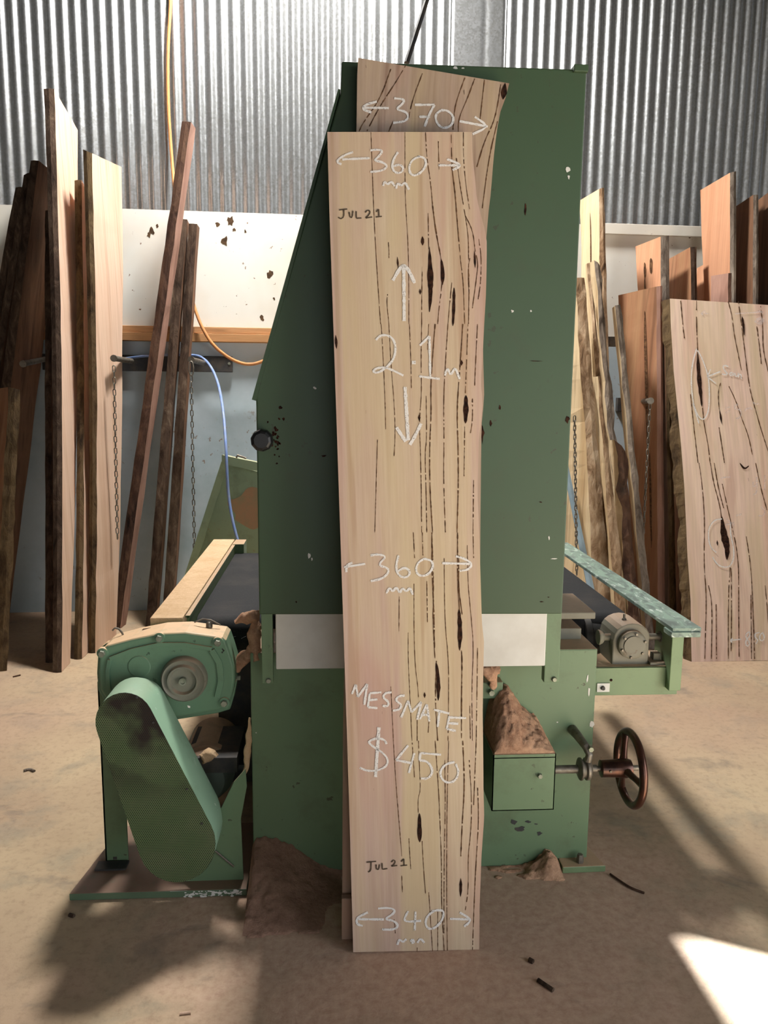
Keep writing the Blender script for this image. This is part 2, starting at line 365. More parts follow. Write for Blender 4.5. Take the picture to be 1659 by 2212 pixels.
# torn patches and stains in the lining
def torn(px, py, r, n=11, sy=1.3):
    c_ = Pw(px, py, .1512); pts = []
    for i in range(n):
        a = 2 * math.pi * i / n; q = r * random.uniform(.45, 1.15)
        pts.append(c_ + WT * math.cos(a) * q + Vector((0, 0, math.sin(a) * q * sy)))
    m.poly(pts, 1)
for px, py, r in [(498, 478, .032), (486, 520, .026), (470, 484, .016), (328, 498, .022), (322, 508, .014), (340, 488, .01), (583, 592, .022), (262, 588, .012), (566, 687, .016), (592, 645, .01), (1500, 500, .02), (1490, 512, .014), (530, 500, .01), (505, 496, .012)]: torn(px, py, r)
struct(m.build('wall_back_lining', [M['white_board'], M['torn']]))
m = MB(); m.prism([wall_pt(-4.2, 0, .15), wall_pt(3.5, 0, .15), wall_pt(3.5, zl - .07, .15), wall_pt(-4.2, zl - .07, .15)], -WN * .015)
m2 = m.build('wall_back_base', M['blue_board']); struct(m2)
m = MB(); m.prism([wall_pt(1.4, 2.585, .185), wall_pt(3.4, 2.585, .185), wall_pt(3.4, 2.655, .185), wall_pt(1.4, 2.655, .185)], -WN * .034); struct(m.build('trim_1', M['white_board'], bevel=.003))
m = MB(); m.prism([wall_pt(-4.1, zl - .03, .2), wall_pt(1.3, zl - .03, .2), wall_pt(1.3, zl + .012, .2), wall_pt(-4.1, zl + .012, .2)], -WN * .049); struct(m.build('trim_2', M['ledge'], bevel=.003))
m = MB(); m.prism([wall_pt(-4.1, zl - .085, .225), wall_pt(1.3, zl - .085, .225), wall_pt(1.3, zl - .032, .225), wall_pt(-4.1, zl - .032, .225)], -WN * .073); struct(m.build('trim_3', M['ledge'], bevel=.003))
m = MB(); m.box((X0 - .1, YF, 0), (X0, 5.34, ZC)); struct(m.build('wall_left', M['grey_paint']))
dj0, dj1, dh = -2.4, .684, 2.7          # the open roller door in the right wall
m = MB(); m.box((X1, YF, 0), (X1 + .06, dj0, ZC)); m.box((X1, dj1, 0), (X1 + .06, 5.6, ZC)); m.box((X1, dj0, dh), (X1 + .06, dj1, ZC)); struct(m.build('wall_right', M['grey_paint']))
m = MB(); m.box((X0, YF - .1, 0), (X1, YF, ZC)); struct(m.build('wall_front', M['grey_paint']))
m = MB(); m.box((X0 - .1, YF - .1, ZC), (X1 + .1, 5.95, ZC + .06)); struct(m.build('ceiling', M['dark_roof']))
m = MB(); m.box((-.45, 4.15, ZC - .03), (.25, 4.85, ZC - .012)); struct(m.build('window_1', M['rooflight']))


# ------------------------------------------------------------------ slabs with chalk
def lerp_poly(pts, f):
    """point at fraction f of the vertical extent of a polyline (x, y) sorted by y"""
    y0, y1 = pts[0][1], pts[-1][1]; y = y0 + (y1 - y0) * f
    for a, b in zip(pts, pts[1:]):
        if y <= b[1] or b is pts[-1]:
            q = (y - a[1]) / max(1e-6, b[1] - a[1]); return (a[0] + (b[0] - a[0]) * q, y)
class Slab:
    def __init__(s, y0, y1, z1):
        s.p0 = Vector((0, y0, 0)); tdir = Vector((0, y1 - y0, z1)).normalized(); s.n = Vector((0, -tdir.z, tdir.y))
    def at(s, x, y, lift=0):
        d = ray(x, y); o = Vector((0, 0, EYE)); tt = (s.p0 - o).dot(s.n) / d.dot(s.n); return o + d * tt + s.n * lift
    def body(s, m, left, right, th, rows=72, ncol=14, side_l=2, side_r=3, back=0, flare=0):
        g = []; gb = []
        for r in range(rows + 1):
            f = r / rows; a = lerp_poly(left, f); b = lerp_poly(right, f); A = s.at(*a); B = s.at(*b)
            if r == rows: A.z = max(A.z, 0.0); B.z = max(B.z, 0.0)
            row = []; rb = []; fl = flare * (.7 + .9 * noise.noise(Vector((f * 9, 3.1, 0))) + .35 * noise.noise(Vector((f * 40, 1.7, 0))))
            for c in range(ncol + 1):
                q = A.lerp(B, c / ncol); v_ = 2.2 * (1 - f)
                row.append(m.vert(q, (.36 * c / ncol * (B - A).length / .36, v_))); rb.append(m.vert(q - s.n * th - (Vector((max(.002, fl), 0, 0)) if c == 0 and flare else Vector()), (.36 * c / ncol + 1, v_)))
            g.append(row); gb.append(rb)
        for r in range(rows):
            for c in range(ncol):
                m.face([g[r][c], g[r][c + 1], g[r + 1][c + 1], g[r + 1][c]], 0); m.face([gb[r][c], gb[r + 1][c], gb[r + 1][c + 1], gb[r][c + 1]], back)
            m.face([g[r][0], g[r + 1][0], gb[r + 1][0], gb[r][0]], side_l); m.face([g[r][ncol], gb[r][ncol], gb[r + 1][ncol], g[r + 1][ncol]], side_r)
        for c in range(ncol):
            m.face([g[0][c], gb[0][c], gb[0][c + 1], g[0][c + 1]], 0); m.face([g[rows][c], g[rows][c + 1], gb[rows][c + 1], gb[rows][c]], 0)
    def stroke(s, m, pts, wpx, lift, mat=0, rough=.25, gap=0.0, step=5.0, smooth=True, taper=False):
        """a ribbon lying on the face along pixel points"""
        P_ = [Vector((a, b)) for a, b in pts]
        if smooth and len(P_) > 2:
            for _ in range(2):
                Q = [P_[0]]
                for a, b in zip(P_, P_[1:]): Q += [a.lerp(b, .25), a.lerp(b, .75)]
                P_ = Q + [P_[-1]]
        D = [P_[0]]
        for a, b in zip(P_, P_[1:]):
            n = max(1, int((b - a).length / step))
            for i in range(1, n + 1): D.append(a.lerp(b, i / n))
        if len(D) < 2: return
        prev = None
        for k, p in enumerate(D):
            tg = (D[min(k + 1, len(D) - 1)] - D[max(k - 1, 0)])
            if tg.length < 1e-6: continue
            tg.normalize(); nn = Vector((-tg.y, tg.x)); hw = wpx * .5 * random.uniform(1 - rough, 1 + rough)
            if taper: hw *= max(.08, math.sin(math.pi * k / (len(D) - 1)))
            a = m.vert(s.at(p.x + nn.x * hw, p.y + nn.y * hw, lift)); b = m.vert(s.at(p.x - nn.x * hw, p.y - nn.y * hw, lift))
            if prev and random.random() >= gap: m.face([prev[0], prev[1], b, a], mat)
            prev = (a, b)
    def lens(s, m, pts, wpx, lift, mat=0): s.stroke(m, pts, wpx, lift, mat, .22, 0, 6, True, True)
def X(o, k, strokes): return [[(o[0] + x / k, o[1] + y / k) for x, y in st] for st in strokes]
K = 3.606
s1, s2, s3, s4 = (660, 250), (660, 700), (660, 1150), (660, 1600)
fs = Slab(1.925, 2.062, 2.13)
m = MB()
left = [(707, 285), (712, 470), (718, 640), (724, 820), (730, 1000), (735, 1150), (740, 1300), (745, 1450), (750, 1600), (756, 1800), (763, 2057)]
right = [(1020, 285), (1020.5, 333), (1026, 383), (1030, 430), (1040, 469), (1047, 494), (1051.5, 522), (1051, 583), (1049.6, 638), (1046, 700), (1042, 783), (1038.5, 825), (1042.7, 866), (1040, 908), (1034, 950), (1033, 1005), (1031.6, 1060), (1035, 1150), (1038.5, 1261), (1041, 1344), (1045.5, 1386), (1044, 1455), (1042.7, 1538), (1044, 1640), (1044.5, 1711), (1046, 1766), (1040, 1850), (1038.5, 1891), (1036, 1960), (1035, 2055)]
fs.body(m, left, right, .042, 90, 14, 0, 2)
V = 0
veins = X(s1, K, [[(510, 130), (520, 400), (530, 700), (545, 1000), (560, 1250), (585, 1623)], [(775, 130), (775, 500), (780, 700), (800, 1000), (805, 1300), (805, 1623)]]) + X(s2, K, [
    [(590, 0), (605, 250), (620, 600), (625, 820)], [(810, 0), (820, 250), (825, 500)], [(650, 0), (665, 300), (690, 600), (700, 850), (690, 1030)], [(560, 900), (555, 1100), (540, 1623)]]) + X(s1, K, [[(640, 1390), (632, 1450), (650, 1623)], [(645, 985), (652, 1060), (650, 1110)]]) + X(s3, K, [
    [(845, 400), (845, 800), (855, 1050), (875, 1200), (880, 1290)], [(800, 780), (800, 1000), (815, 1300), (830, 1623)], [(730, 500), (728, 770)], [(665, 1200), (685, 1623)], [(1080, 200), (1085, 700), (1115, 1000), (1115, 1300), (1110, 1623)], [(1260, 100), (1265, 400), (1290, 650), (1310, 900), (1295, 1200), (1300, 1623)], [(870, 1440), (870, 1623)], [(965, 1440), (955, 1560)]]) + X(s4, K, [
    [(685, 0), (705, 350), (735, 700), (750, 900)], [(805, 760), (820, 1000)], [(750, 1050), (755, 1180)], [(830, 0), (850, 300)], [(880, 0), (890, 250), (895, 400), (876, 440), (878, 560)], [(908, 780), (920, 1000), (935, 1190)], [(1115, 0), (1105, 400), (1100, 700), (1100, 1300), (1105, 1640)], [(960, 1180), (990, 1640)], [(690, 1390), (700, 1500)], [(870, 1610), (868, 1645)], [(1030, 1320), (1030, 1640)]])
for st in veins: fs.stroke(m, st, 1.3, .0006, 1, .5, .02, 4)
dotted = X(s1, K, [[(935, 130), (945, 330), (975, 520), (990, 700), (1015, 900), (1050, 1080), (1070, 1200), (1060, 1350), (1040, 1500), (1030, 1623)], [(955, 760), (960, 1040)], [(1135, 130), (1140, 400), (1165, 600), (1180, 800), (1195, 980), (1210, 1150), (1230, 1300), (1240, 1623)], [(1175, 330), (1205, 550), (1245, 780), (1270, 950), (1270, 1150), (1275, 1300), (1270, 1623)], [(1230, 130), (1230, 330), (1250, 550), (1280, 740)], [(1245, 780), (1305, 900), (1320, 1050), (1345, 1150), (1330, 1280), (1300, 1500)], [(1350, 960), (1370, 1100), (1365, 1300), (1345, 1430)], [(1280, 1110), (1265, 1200), (1275, 1400)], [(910, 1200), (905, 1420), (905, 1623)], [(1140, 1300), (1120, 1500), (1110, 1623)], [(1035, 200), (1040, 420)]]) + X(s2, K, [
    [(905, 0), (900, 300), (905, 560), (885, 740), (900, 1100), (905, 1623)], [(940, 560), (945, 900), (930, 1000), (940, 1300), (945, 1623)], [(1110, 0), (1090, 300), (1075, 600), (1080, 900), (1075, 1200), (1090, 1623)], [(1265, 0), (1255, 300), (1245, 540)], [(1240, 800), (1235, 1200)], [(1340, 0), (1325, 300), (1318, 480)], [(1300, 580), (1302, 750), (1285, 850)], [(1310, 1200), (1305, 1623)], [(960, 0), (950, 200)]]) + X(s3, K, [
    [(985, 30), (1000, 400), (990, 700), (1010, 1000)], [(945, 380), (950, 700)], [(1340, 900), (1335, 1300), (1330, 1623)], [(1305, 0), (1310, 200)], [(840, 0), (850, 200)], [(1280, 1350), (1285, 1623)], [(910, 0), (915, 180)]]) + X(s4, K, [
    [(1010, 0), (1035, 350), (1045, 560), (1055, 800), (1060, 1000), (1060, 1300), (1080, 1640)], [(1275, 150), (1295, 450), (1290, 700), (1265, 900), (1270, 1150), (1245, 1320)], [(1330, 0), (1310, 500)], [(1340, 350), (1350, 600), (1335, 850), (1320, 1100), (1300, 1640)], [(1085, 150), (1090, 500), (1080, 900), (1078, 1500)]])
for st in dotted: fs.stroke(m, st, 1.5, .0007, 1, .55, .1, 4)
thick = X(s2, K, [[(1010, 0), (990, 250), (975, 500), (980, 700), (965, 1000), (970, 1300), (990, 1623)], [(1225, 0), (1210, 250), (1190, 500), (1180, 700), (1190, 1000), (1190, 1300), (1180, 1623)]]) + X(s3, K, [[(1185, 0), (1185, 400), (1200, 620)], [(1020, 1000), (1010, 1300), (1030, 1623)], [(1215, 920), (1220, 1000), (1215, 1300), (1215, 1623)], [(1195, 180), (1190, 420), (1220, 640)], [(985, 0), (985, 300), (1000, 600), (1005, 900)]]) + X(s4, K, [[(1225, 0), (1240, 350), (1220, 650), (1210, 900)]]) + X(s1, K, [[(990, 700), (1015, 900), (1050, 1080)], [(1140, 400), (1165, 600), (1180, 800), (1195, 980)]])
for st in thick: fs.stroke(m, st, 2.1, .0008, 1, .5, .04, 4)
pockets = [(s1, [(965, 1020), (972, 1200), (975, 1400), (965, 1530)], 11), (s1, [(1058, 1120), (1070, 1220), (1066, 1320)], 8), (s1, [(1158, 1340), (1155, 1500), (1148, 1640)], 7), (s1, [(912, 940), (912, 1012)], 8), (s1, [(908, 1175), (907, 1212)], 4), (s1, [(893, 1350), (893, 1395)], 5), (s1, [(716, 1100), (722, 1195)], 3.5), (s1, [(1316, 1050), (1322, 1190)], 4),
    (s2, [(1250, 555), (1250, 660), (1246, 775)], 10), (s2, [(886, 705), (886, 755)], 5), (s2, [(1216, 280), (1214, 325)], 6), (s2, [(235, 85), (243, 195)], 5), (s2, [(469, 670), (470, 698)], 3), (s3, [(1195, 600), (1205, 760), (1200, 920)], 10), (s3, [(1018, 1015), (1036, 1150), (1034, 1310)], 9), (s3, [(928, 1245), (928, 1290)], 5), (s3, [(596, 1395), (597, 1415)], 3), (s4, [(888, 565), (888, 680), (890, 790)], 10), (s4, [(1210, 1070), (1208, 1215)], 6), (s4, [(1037, 540), (1038, 572)], 5), (s4, [(530, 370), (531, 390)], 3)]
for o_, pt, wd in pockets: fs.lens(m, X(o_, K, [pt])[0], wd, .001, 3)
slab = m.build('timber_slab', [M['slab'], M['vein'], M['red_bark'], M['pocket']], loc=(.23, 1.93, 0), recalc=False)
tag(slab, 'long live-edge timber slab chalked $450 leaning in front of the green sander', 'timber slab')
m = MB()
chalk = X(s1, K, [[(370, 285), (310, 305), (255, 340), (245, 365), (280, 380)], [(285, 342), (500, 332)], [(505, 272), (560, 265), (605, 275), (565, 325), (530, 350), (600, 362), (640, 395), (600, 430), (505, 440)], [(720, 285), (685, 340), (672, 400), (695, 445), (745, 448), (765, 410), (735, 380), (685, 395)], [(885, 320), (830, 345), (805, 400), (815, 455), (850, 470), (900, 445), (942, 385), (930, 330), (878, 318)], [(1035, 388), (1205, 388)], [(1100, 340), (1160, 360), (1215, 390), (1145, 425)], [(605, 548), (615, 512), (640, 540), (668, 510), (695, 550)], [(705, 570), (718, 522), (745, 552), (775, 515), (805, 578)]]) + X(s2, K, [
    [(548, 125), (580, 90), (630, 85), (680, 110), (705, 180), (690, 270), (640, 330), (580, 375), (535, 380), (525, 365), (560, 340), (630, 340), (700, 370), (762, 402)], [(890, 168), (965, 95)], [(965, 95), (968, 260), (972, 420)], [(885, 408), (1045, 428)], [(1085, 402), (1105, 335), (1130, 408), (1165, 330), (1200, 430)]]) + X(s3, K, [
    [(365, 235), (318, 255), (318, 310)], [(300, 270), (465, 245)], [(505, 180), (560, 170), (635, 185), (560, 255), (640, 275), (650, 310), (600, 360), (508, 380)], [(725, 180), (705, 250), (712, 320), (760, 355), (805, 340), (815, 300), (770, 270), (715, 305)], [(925, 205), (880, 230), (858, 280), (870, 325), (910, 342), (960, 325), (995, 270), (985, 220), (925, 205)], [(1065, 240), (1290, 245)], [(1170, 185), (1240, 205), (1300, 245), (1270, 290), (1200, 300)], [(630, 475), (655, 425), (680, 468), (705, 420), (732, 470)], [(735, 470), (755, 430), (785, 465), (815, 425), (835, 485)],
    [(500, 1255), (485, 1360)], [(485, 1360), (560, 1368)], [(500, 1252), (590, 1245)], [(495, 1305), (560, 1300)], [(670, 1245), (620, 1250), (600, 1285), (650, 1320), (640, 1355), (600, 1350)], [(772, 1270), (720, 1275), (700, 1310), (750, 1340), (735, 1378), (680, 1388)], [(905, 1420), (960, 1420)], [(1000, 1380), (1120, 1410)], [(1042, 1392), (1030, 1515)], [(1120, 1430), (1100, 1530)], [(1100, 1530), (1170, 1545)], [(1110, 1440), (1250, 1445)], [(1110, 1485), (1190, 1490)]]) + X(s4, K, [
    [(632, 25), (615, -10), (560, -22), (505, -5), (490, 15), (540, 55), (600, 90), (645, 145), (630, 200), (560, 232), (480, 235), (422, 208)], [(800, 35), (705, 150)], [(705, 150), (835, 175)], [(848, 95), (805, 250)], [(1055, 108), (895, 95)], [(895, 95), (888, 152)], [(888, 152), (950, 158), (990, 220), (980, 270), (940, 297), (900, 290)], [(1160, 165), (1090, 180), (1045, 240), (1060, 300), (1110, 330), (1170, 310), (1195, 240), (1170, 180)],
    [(485, 1335), (410, 1370), (395, 1400), (405, 1430), (445, 1440)], [(400, 1388), (610, 1390)], [(565, 1305), (640, 1298), (700, 1315), (680, 1350), (612, 1388), (690, 1400), (725, 1440), (690, 1470), (595, 1468)], [(800, 1325), (765, 1390), (790, 1410), (900, 1400)], [(857, 1330), (850, 1475)], [(1000, 1325), (950, 1360), (930, 1420), (955, 1465), (1005, 1460), (1065, 1400), (1080, 1330), (1050, 1315), (985, 1325)], [(1125, 1385), (1280, 1390)], [(1200, 1335), (1285, 1385), (1270, 1420), (1235, 1445)], [(715, 1588), (732, 1540), (758, 1570), (785, 1542)], [(815, 1560), (835, 1545), (850, 1572), (825, 1570)], [(870, 1572), (895, 1535), (925, 1572)]])
for st in chalk: fs.stroke(m, st, 4.6, .0014, 0, .22, 0, 4)
for st in X(s3, K, [[(362, 1258), (392, 1185)], [(392, 1185), (408, 1280)], [(408, 1280), (480, 1180)], [(480, 1180), (458, 1342)], [(745, 1440), (800, 1310)], [(800, 1310), (825, 1400)], [(825, 1400), (902, 1320)], [(902, 1320), (870, 1458)], [(890, 1455), (945, 1340)], [(945, 1340), (965, 1472)]]): fs.stroke(m, st, 4.6, .0014, 0, .22, 0, 4, False)
for st in X(s1, K, [[(765, 1165), (768, 1600)], [(680, 1285), (725, 1205), (765, 1155), (810, 1215), (850, 1305)]]) + X(s2, K, [[(775, 490), (800, 905)], [(708, 805), (780, 915)], [(812, 940), (850, 880), (900, 775)], [(828, 300), (858, 300)]]) + X(s4, K, [[(572, -105), (545, 282)]]): fs.stroke(m, st, 7, .0014, 0, .2, 0, 4)
m.build('chalk_writing', M['chalk'], slab, recalc=False)['label'] = 'white chalk sizes, arrows, MESSMATE and $450'
m = MB()
for st in X(s1, K, [[(262, 735), (325, 728)], [(298, 732), (300, 785), (278, 806), (255, 792)], [(340, 750), (346, 792), (364, 795), (370, 742)], [(395, 745), (396, 800)], [(396, 800), (436, 798)], [(465, 755), (482, 735), (505, 745), (495, 772), (468, 798)], [(468, 798), (520, 790)], [(550, 750), (570, 730)], [(570, 730), (572, 788)], [(548, 790), (595, 785)]]) + X(s4, K, [[(475, 945), (550, 938)], [(510, 945), (510, 1008), (488, 1022)], [(550, 962), (552, 1000), (570, 1002), (577, 962)], [(596, 950), (598, 1000)], [(598, 1000), (638, 994)], [(670, 945), (685, 925), (700, 938), (690, 962), (670, 975)], [(670, 975), (715, 970)], [(745, 940), (766, 918)], [(766, 918), (768, 970)], [(740, 973), (792, 967)]]): fs.stroke(m, st, 2.6, .0014, 0, .2, 0, 4)
m.build('pencil_date', M['pencil'], slab, recalc=False)['label'] = 'JUL 21 pencilled twice on the face'

bs = Slab(2.005, 2.122, 2.34); m = MB()
bs.body(m, [(774, 125), (772, 150), (770, 285), (755, 900), (741, 1600), (739, 2015)], [(1100, 180), (1096, 202), (1086, 225), (1079, 248), (1073, 285), (1068, 323), (1063, 380), (1061, 412), (1056, 450), (1050, 520), (1042, 700), (1046, 860), (1040, 920), (1038, 1100), (1036, 1400), (1040, 1700), (1028, 1990), (1026, 2012)], .042, 60, 14, 0, 2)
q8, k8 = (520, 60), 2.127
for st in X(q8, k8, [[(690, 190), (640, 330), (560, 440), (545, 475)], [(760, 170), (720, 240), (640, 360), (580, 475)], [(700, 430), (680, 478)], [(1030, 230), (990, 340), (980, 400), (975, 470)], [(1075, 235), (1040, 330), (1000, 420), (1000, 478)], [(1195, 260), (1170, 420), (1120, 520), (1085, 640)], [(1180, 430), (1140, 600), (1110, 830)], [(835, 210), (790, 330), (770, 420)], [(1120, 240), (1100, 420)]]): bs.stroke(m, st, 1.9, .0007, 1, .5, .04, 4)
for pt, wd in [([(1215, 255), (1205, 330)], 12), ([(1026, 285), (1027, 308)], 10), ([(574, 172), (576, 185)], 6)]: bs.lens(m, X(q8, k8, [pt])[0], wd, .001, 3)
slab_b = m.build('timber_slab', [M['slab2'], M['vein'], M['red_bark'], M['pocket']], loc=(.2, 2.01, 0), recalc=False)
tag(slab_b, 'taller slanted-top timber slab chalked 370 behind the $450 slab', 'timber slab')
m = MB()
for st in X(q8, k8, [[(625, 340), (570, 355), (558, 375), (600, 390)], [(565, 368), (680, 370)], [(705, 325), (755, 330), (740, 355), (710, 375), (770, 390), (765, 430), (700, 438)], [(800, 355), (890, 355)], [(890, 355), (865, 400), (845, 455)], [(820, 410), (870, 410)], [(920, 380), (893, 400), (900, 440), (930, 465), (970, 450), (980, 410), (950, 380), (920, 380)], [(1005, 430), (1135, 455)], [(1075, 410), (1140, 455), (1065, 490)]]): bs.stroke(m, st, 4.8, .0014, 0, .22, 0, 4)
m.build('chalk_writing', M['chalk'], slab_b, recalc=False)['label'] = 'chalked 370 with arrows'

ws = Slab(4.19, 4.62, 1.75); m = MB()
ws.body(m, [(1447, 645), (1449, 700), (1455, 800), (1465, 900), (1471, 960), (1478, 1050), (1482, 1130), (1485, 1200), (1488, 1240), (1492, 1300), (1493, 1380), (1494, 1430)], [(1800, 668), (1810, 900), (1806, 1200), (1800, 1424)], .055, 90, 24, 2, 2, 0, .04)
r6, k6, r7, k7 = (1400, 640), 6.143, (1400, 1000), 4.915
for st in X(r6, k6, [[(1060, 70), (1110, 250), (1140, 520), (1200, 800), (1235, 980)], [(1195, 70), (1220, 250), (1260, 560), (1300, 900), (1350, 1250), (1420, 1500), (1500, 1780), (1591, 2060)], [(430, 60), (460, 400), (480, 560)], [(640, 60), (640, 400), (655, 720)], [(720, 1480), (740, 1700), (800, 2000), (820, 2212)], [(960, 1150), (925, 1280), (940, 1500)], [(1070, 1195), (1160, 1380), (1230, 1600), (1330, 1850), (1380, 2100)], [(1490, 130), (1520, 400), (1520, 700), (1591, 1000)], [(1440, 400), (1480, 700), (1500, 900)], [(940, 1740), (1010, 2212)], [(560, 1300), (600, 1700), (660, 2212)]]) + X(r7, k7, [
    [(660, 0), (690, 200), (760, 450), (780, 600)], [(700, 0), (740, 250), (800, 480)], [(780, 200), (860, 560), (930, 850), (960, 1100), (960, 1450), (965, 2080)], [(540, 0), (580, 300), (600, 650), (590, 1100), (620, 1400), (600, 2080)], [(870, 1110), (850, 1400), (850, 2080)], [(880, 1120), (885, 1500), (880, 2000)], [(1040, 780), (1090, 1100), (1110, 1500), (1130, 2080)], [(1140, 0), (1190, 250), (1260, 500)], [(1240, 1300), (1260, 1500), (1273, 1700)], [(640, 1300), (680, 1500), (670, 2080)], [(720, 1500), (725, 2080)], [(1090, 1400), (1095, 2080)]]): ws.stroke(m, st, 1.7, .002, 1, .5, .04, 4)
for o_, k_, pt, wd in [(r6, k6, [(655, 740), (665, 1000), (690, 1250), (712, 1470)], 8), (r6, k6, [(1245, 270), (1265, 400), (1270, 520)], 5), (r6, k6, [(945, 1500), (975, 1700)], 4), (r7, k7, [(780, 570), (800, 760), (840, 900), (835, 1030)], 14), (r7, k7, [(970, 0), (1020, 70), (1070, 30)], 4), (r7, k7, [(730, 820), (735, 880)], 4), (r7, k7, [(1060, 160), (1068, 195)], 5), (r6, k6, [(1438, 1830), (1442, 1850)], 4)]: ws.lens(m, X(o_, k_, [pt])[0], wd, .003, 3)
slab_w = m.build('timber_slab', [M['slab3'], M['vein'], M['moss_bark'], M['pocket']], loc=(2.4, 4.2, 0), recalc=False)
tag(slab_w, 'wide pinkish live-edge slab with chalk rings around two knots, right edge of photo', 'timber slab')
m = MB()
for st in X(r6, k6, [[(640, 700), (600, 820), (570, 1000), (570, 1200), (590, 1400), (640, 1560), (700, 1635), (750, 1630), (800, 1520), (810, 1300), (800, 1100), (760, 950), (700, 800), (650, 720)], [(590, 1420), (670, 1690)], [(955, 1000), (780, 1070)], [(780, 1070), (895, 1160)], [(825, 970), (780, 1070)], [(1060, 935), (1010, 915), (985, 940), (1020, 1000), (1050, 1030), (1030, 1045), (975, 1035)], [(1110, 1010), (1075, 1030), (1090, 1060), (1120, 1040), (1120, 1010), (1130, 1060)], [(1145, 1020), (1155, 1070), (1185, 1060), (1195, 1020)], [(1195, 1080), (1200, 1040), (1230, 1040), (1230, 1095)]]) + X(r7, k7, [[(780, 595), (700, 605), (640, 690), (635, 800), (660, 900), (720, 950)], [(680, 1000), (730, 1080), (800, 1110), (870, 1100), (910, 1000), (900, 880), (870, 760), (870, 640)], [(985, 1870), (865, 1885)], [(895, 1860), (865, 1885), (890, 1905)], [(1070, 1790), (1030, 1820), (1040, 1870), (1075, 1900), (1060, 1950), (1030, 1930), (1035, 1880), (1080, 1830), (1070, 1790)], [(1180, 1800), (1130, 1810), (1130, 1850), (1165, 1880), (1140, 1920)], [(1210, 1800), (1180, 1830), (1180, 1880), (1215, 1890), (1235, 1850), (1210, 1800)]]): ws.stroke(m, st, 2.6, .004, 0, .25, 0, 4)
m.build('chalk_writing', M['chalk'], slab_w, recalc=False)['label'] = 'chalk rings, arrow and 850'
m = MB()
for st in X(r6, k6, [[(695, 225), (800, 235)], [(755, 200), (695, 225), (730, 260)], [(1150, 235), (1520, 212)], [(1450, 195), (1520, 212), (1500, 230)], [(1080, 1470), (1020, 1490)], [(1085, 1520), (1020, 1550)], [(1190, 1430), (1145, 1455), (1150, 1500), (1210, 1500), (1240, 1560), (1200, 1620), (1160, 1625)], [(1285, 1530), (1300, 1480), (1330, 1500), (1350, 1470), (1380, 1510)], [(1390, 1410), (1420, 1440), (1450, 1420), (1470, 1440)]]) + X(r7, k7, [[(770, 160), (870, 150)], [(1110, 200), (1105, 260), (1150, 230)], [(1150, 150), (1150, 330), (1110, 335)], [(1235, 130), (1235, 290)], [(1200, 470), (1240, 510), (1220, 565), (1170, 560)], [(830, 600), (910, 660)], [(910, 630), (820, 660)], [(930, 560), (990, 545)]]): ws.stroke(m, st, 3, .004, 0, .3, 0, 4)
ws.lens(m, X(r6, k6, [[(1405, 340), (1545, 320)]])[0], 17, .004)
m.build('chalk_smudge', M['chalk_faint'], slab_w, recalc=False)['label'] = 'half rubbed-out chalk marks'

# ------------------------------------------------------------------ boards leaning on the back wall
def plank(label, bl, br, tl, tr, Yt, wd, face, edge, group, cut=0.0, yaw=0.0, amp=.004, seed=0, endm=None, wb=None, name='board', cat='board', segs=26, bend=0.0, flat=False, marks=()):
    """a board standing on the floor, its narrow edge to the viewer and its width running back towards the wall"""
    BL = Pz(*bl, 0); BR = Pz(*br, 0); TL = P(*tl, Yt); TR = P(*tr, Yt); BR.y = BL.y = (BL.y + BR.y) / 2
    L = ((TL + TR) / 2 - (BL + BR) / 2); Ld = L.normalized()
    W = Vector((math.sin(R_(yaw)), math.cos(R_(yaw)), 0)); Wt = (W - Ld * W.dot(Ld)).normalized(); wb = wb or wd
    m = MB(); rings = []
    for k in range(segs + 1):
        f = k / segs; a = BL.lerp(TL, f); b = BR.lerp(TR, f); wv = (W * (1 - f) + Wt * f).normalized() * (wb + (wd - wb) * f)
        bo = Vector((bend * math.sin(math.pi * f), 0, 0)); a = a + bo; b = b + bo
        nz = lambda c, s_=9.0: noise.noise(Vector((c * 3.7 + seed * 11.3, f * L.length * s_, seed * 5.1))) * amp * 1.6
        a2 = a + Vector((nz(1), nz(2) * .8, 0)); b2 = b + Vector((nz(3), nz(4) * .8, 0))
        mid = (a + b) / 2 - W * (.006 + abs(nz(5)) * 1.5)
        c2 = b + wv + Vector((nz(6, 3), nz(7, 3) * 2, 0)); d2 = a + wv + Vector((nz(6, 3), nz(7, 3) * 2, 0))
        if k == segs: up = Ld * cut; c2 = c2 + up; d2 = d2 + up
        if k == 0:
            for q in (a2, b2, mid, c2, d2): q.z = 0.002
        rings.append([m.vert(q) for q in (a2, mid, b2, c2, d2)])
    for A, B in zip(rings, rings[1:]):
        for i, mt in ((0, 1), (1, 1), (2, 0), (3, 1), (4, 0)): m.face([A[i], A[(i + 1) % 5], B[(i + 1) % 5], B[i]], mt)
    m.face(rings[0][::-1], 0); m.face(rings[-1], 2)
    for fr, f, hw_, hl in marks:                      # dark gum streaks and knots on the face turned to the room
        pts = []
        for i in range(14):
            q = 2 * math.pi * i / 14; ff = min(1, max(0, f + math.sin(q) * hl / L.length)) * segs; k = min(segs - 1, int(ff)); t_ = ff - k
            A_ = m.v[rings[k][0]].lerp(m.v[rings[k + 1][0]], t_); D_ = m.v[rings[k][4]].lerp(m.v[rings[k + 1][4]], t_); wl = (D_ - A_).length
            nl = (D_ - A_).cross(Ld).normalized(); nl = nl if nl.x < 0 else -nl
            pts.append(A_.lerp(D_, fr + math.cos(q) * hw_ * random.uniform(.7, 1.2) / wl) + nl * .004)
        m.poly(pts, 3)
    o = m.build(name, [M[face], M[edge], M[endm or face], M['vein']], loc=((BL.x + BR.x) / 2, BL.y, 0))
    return tag(o, label, cat, group)
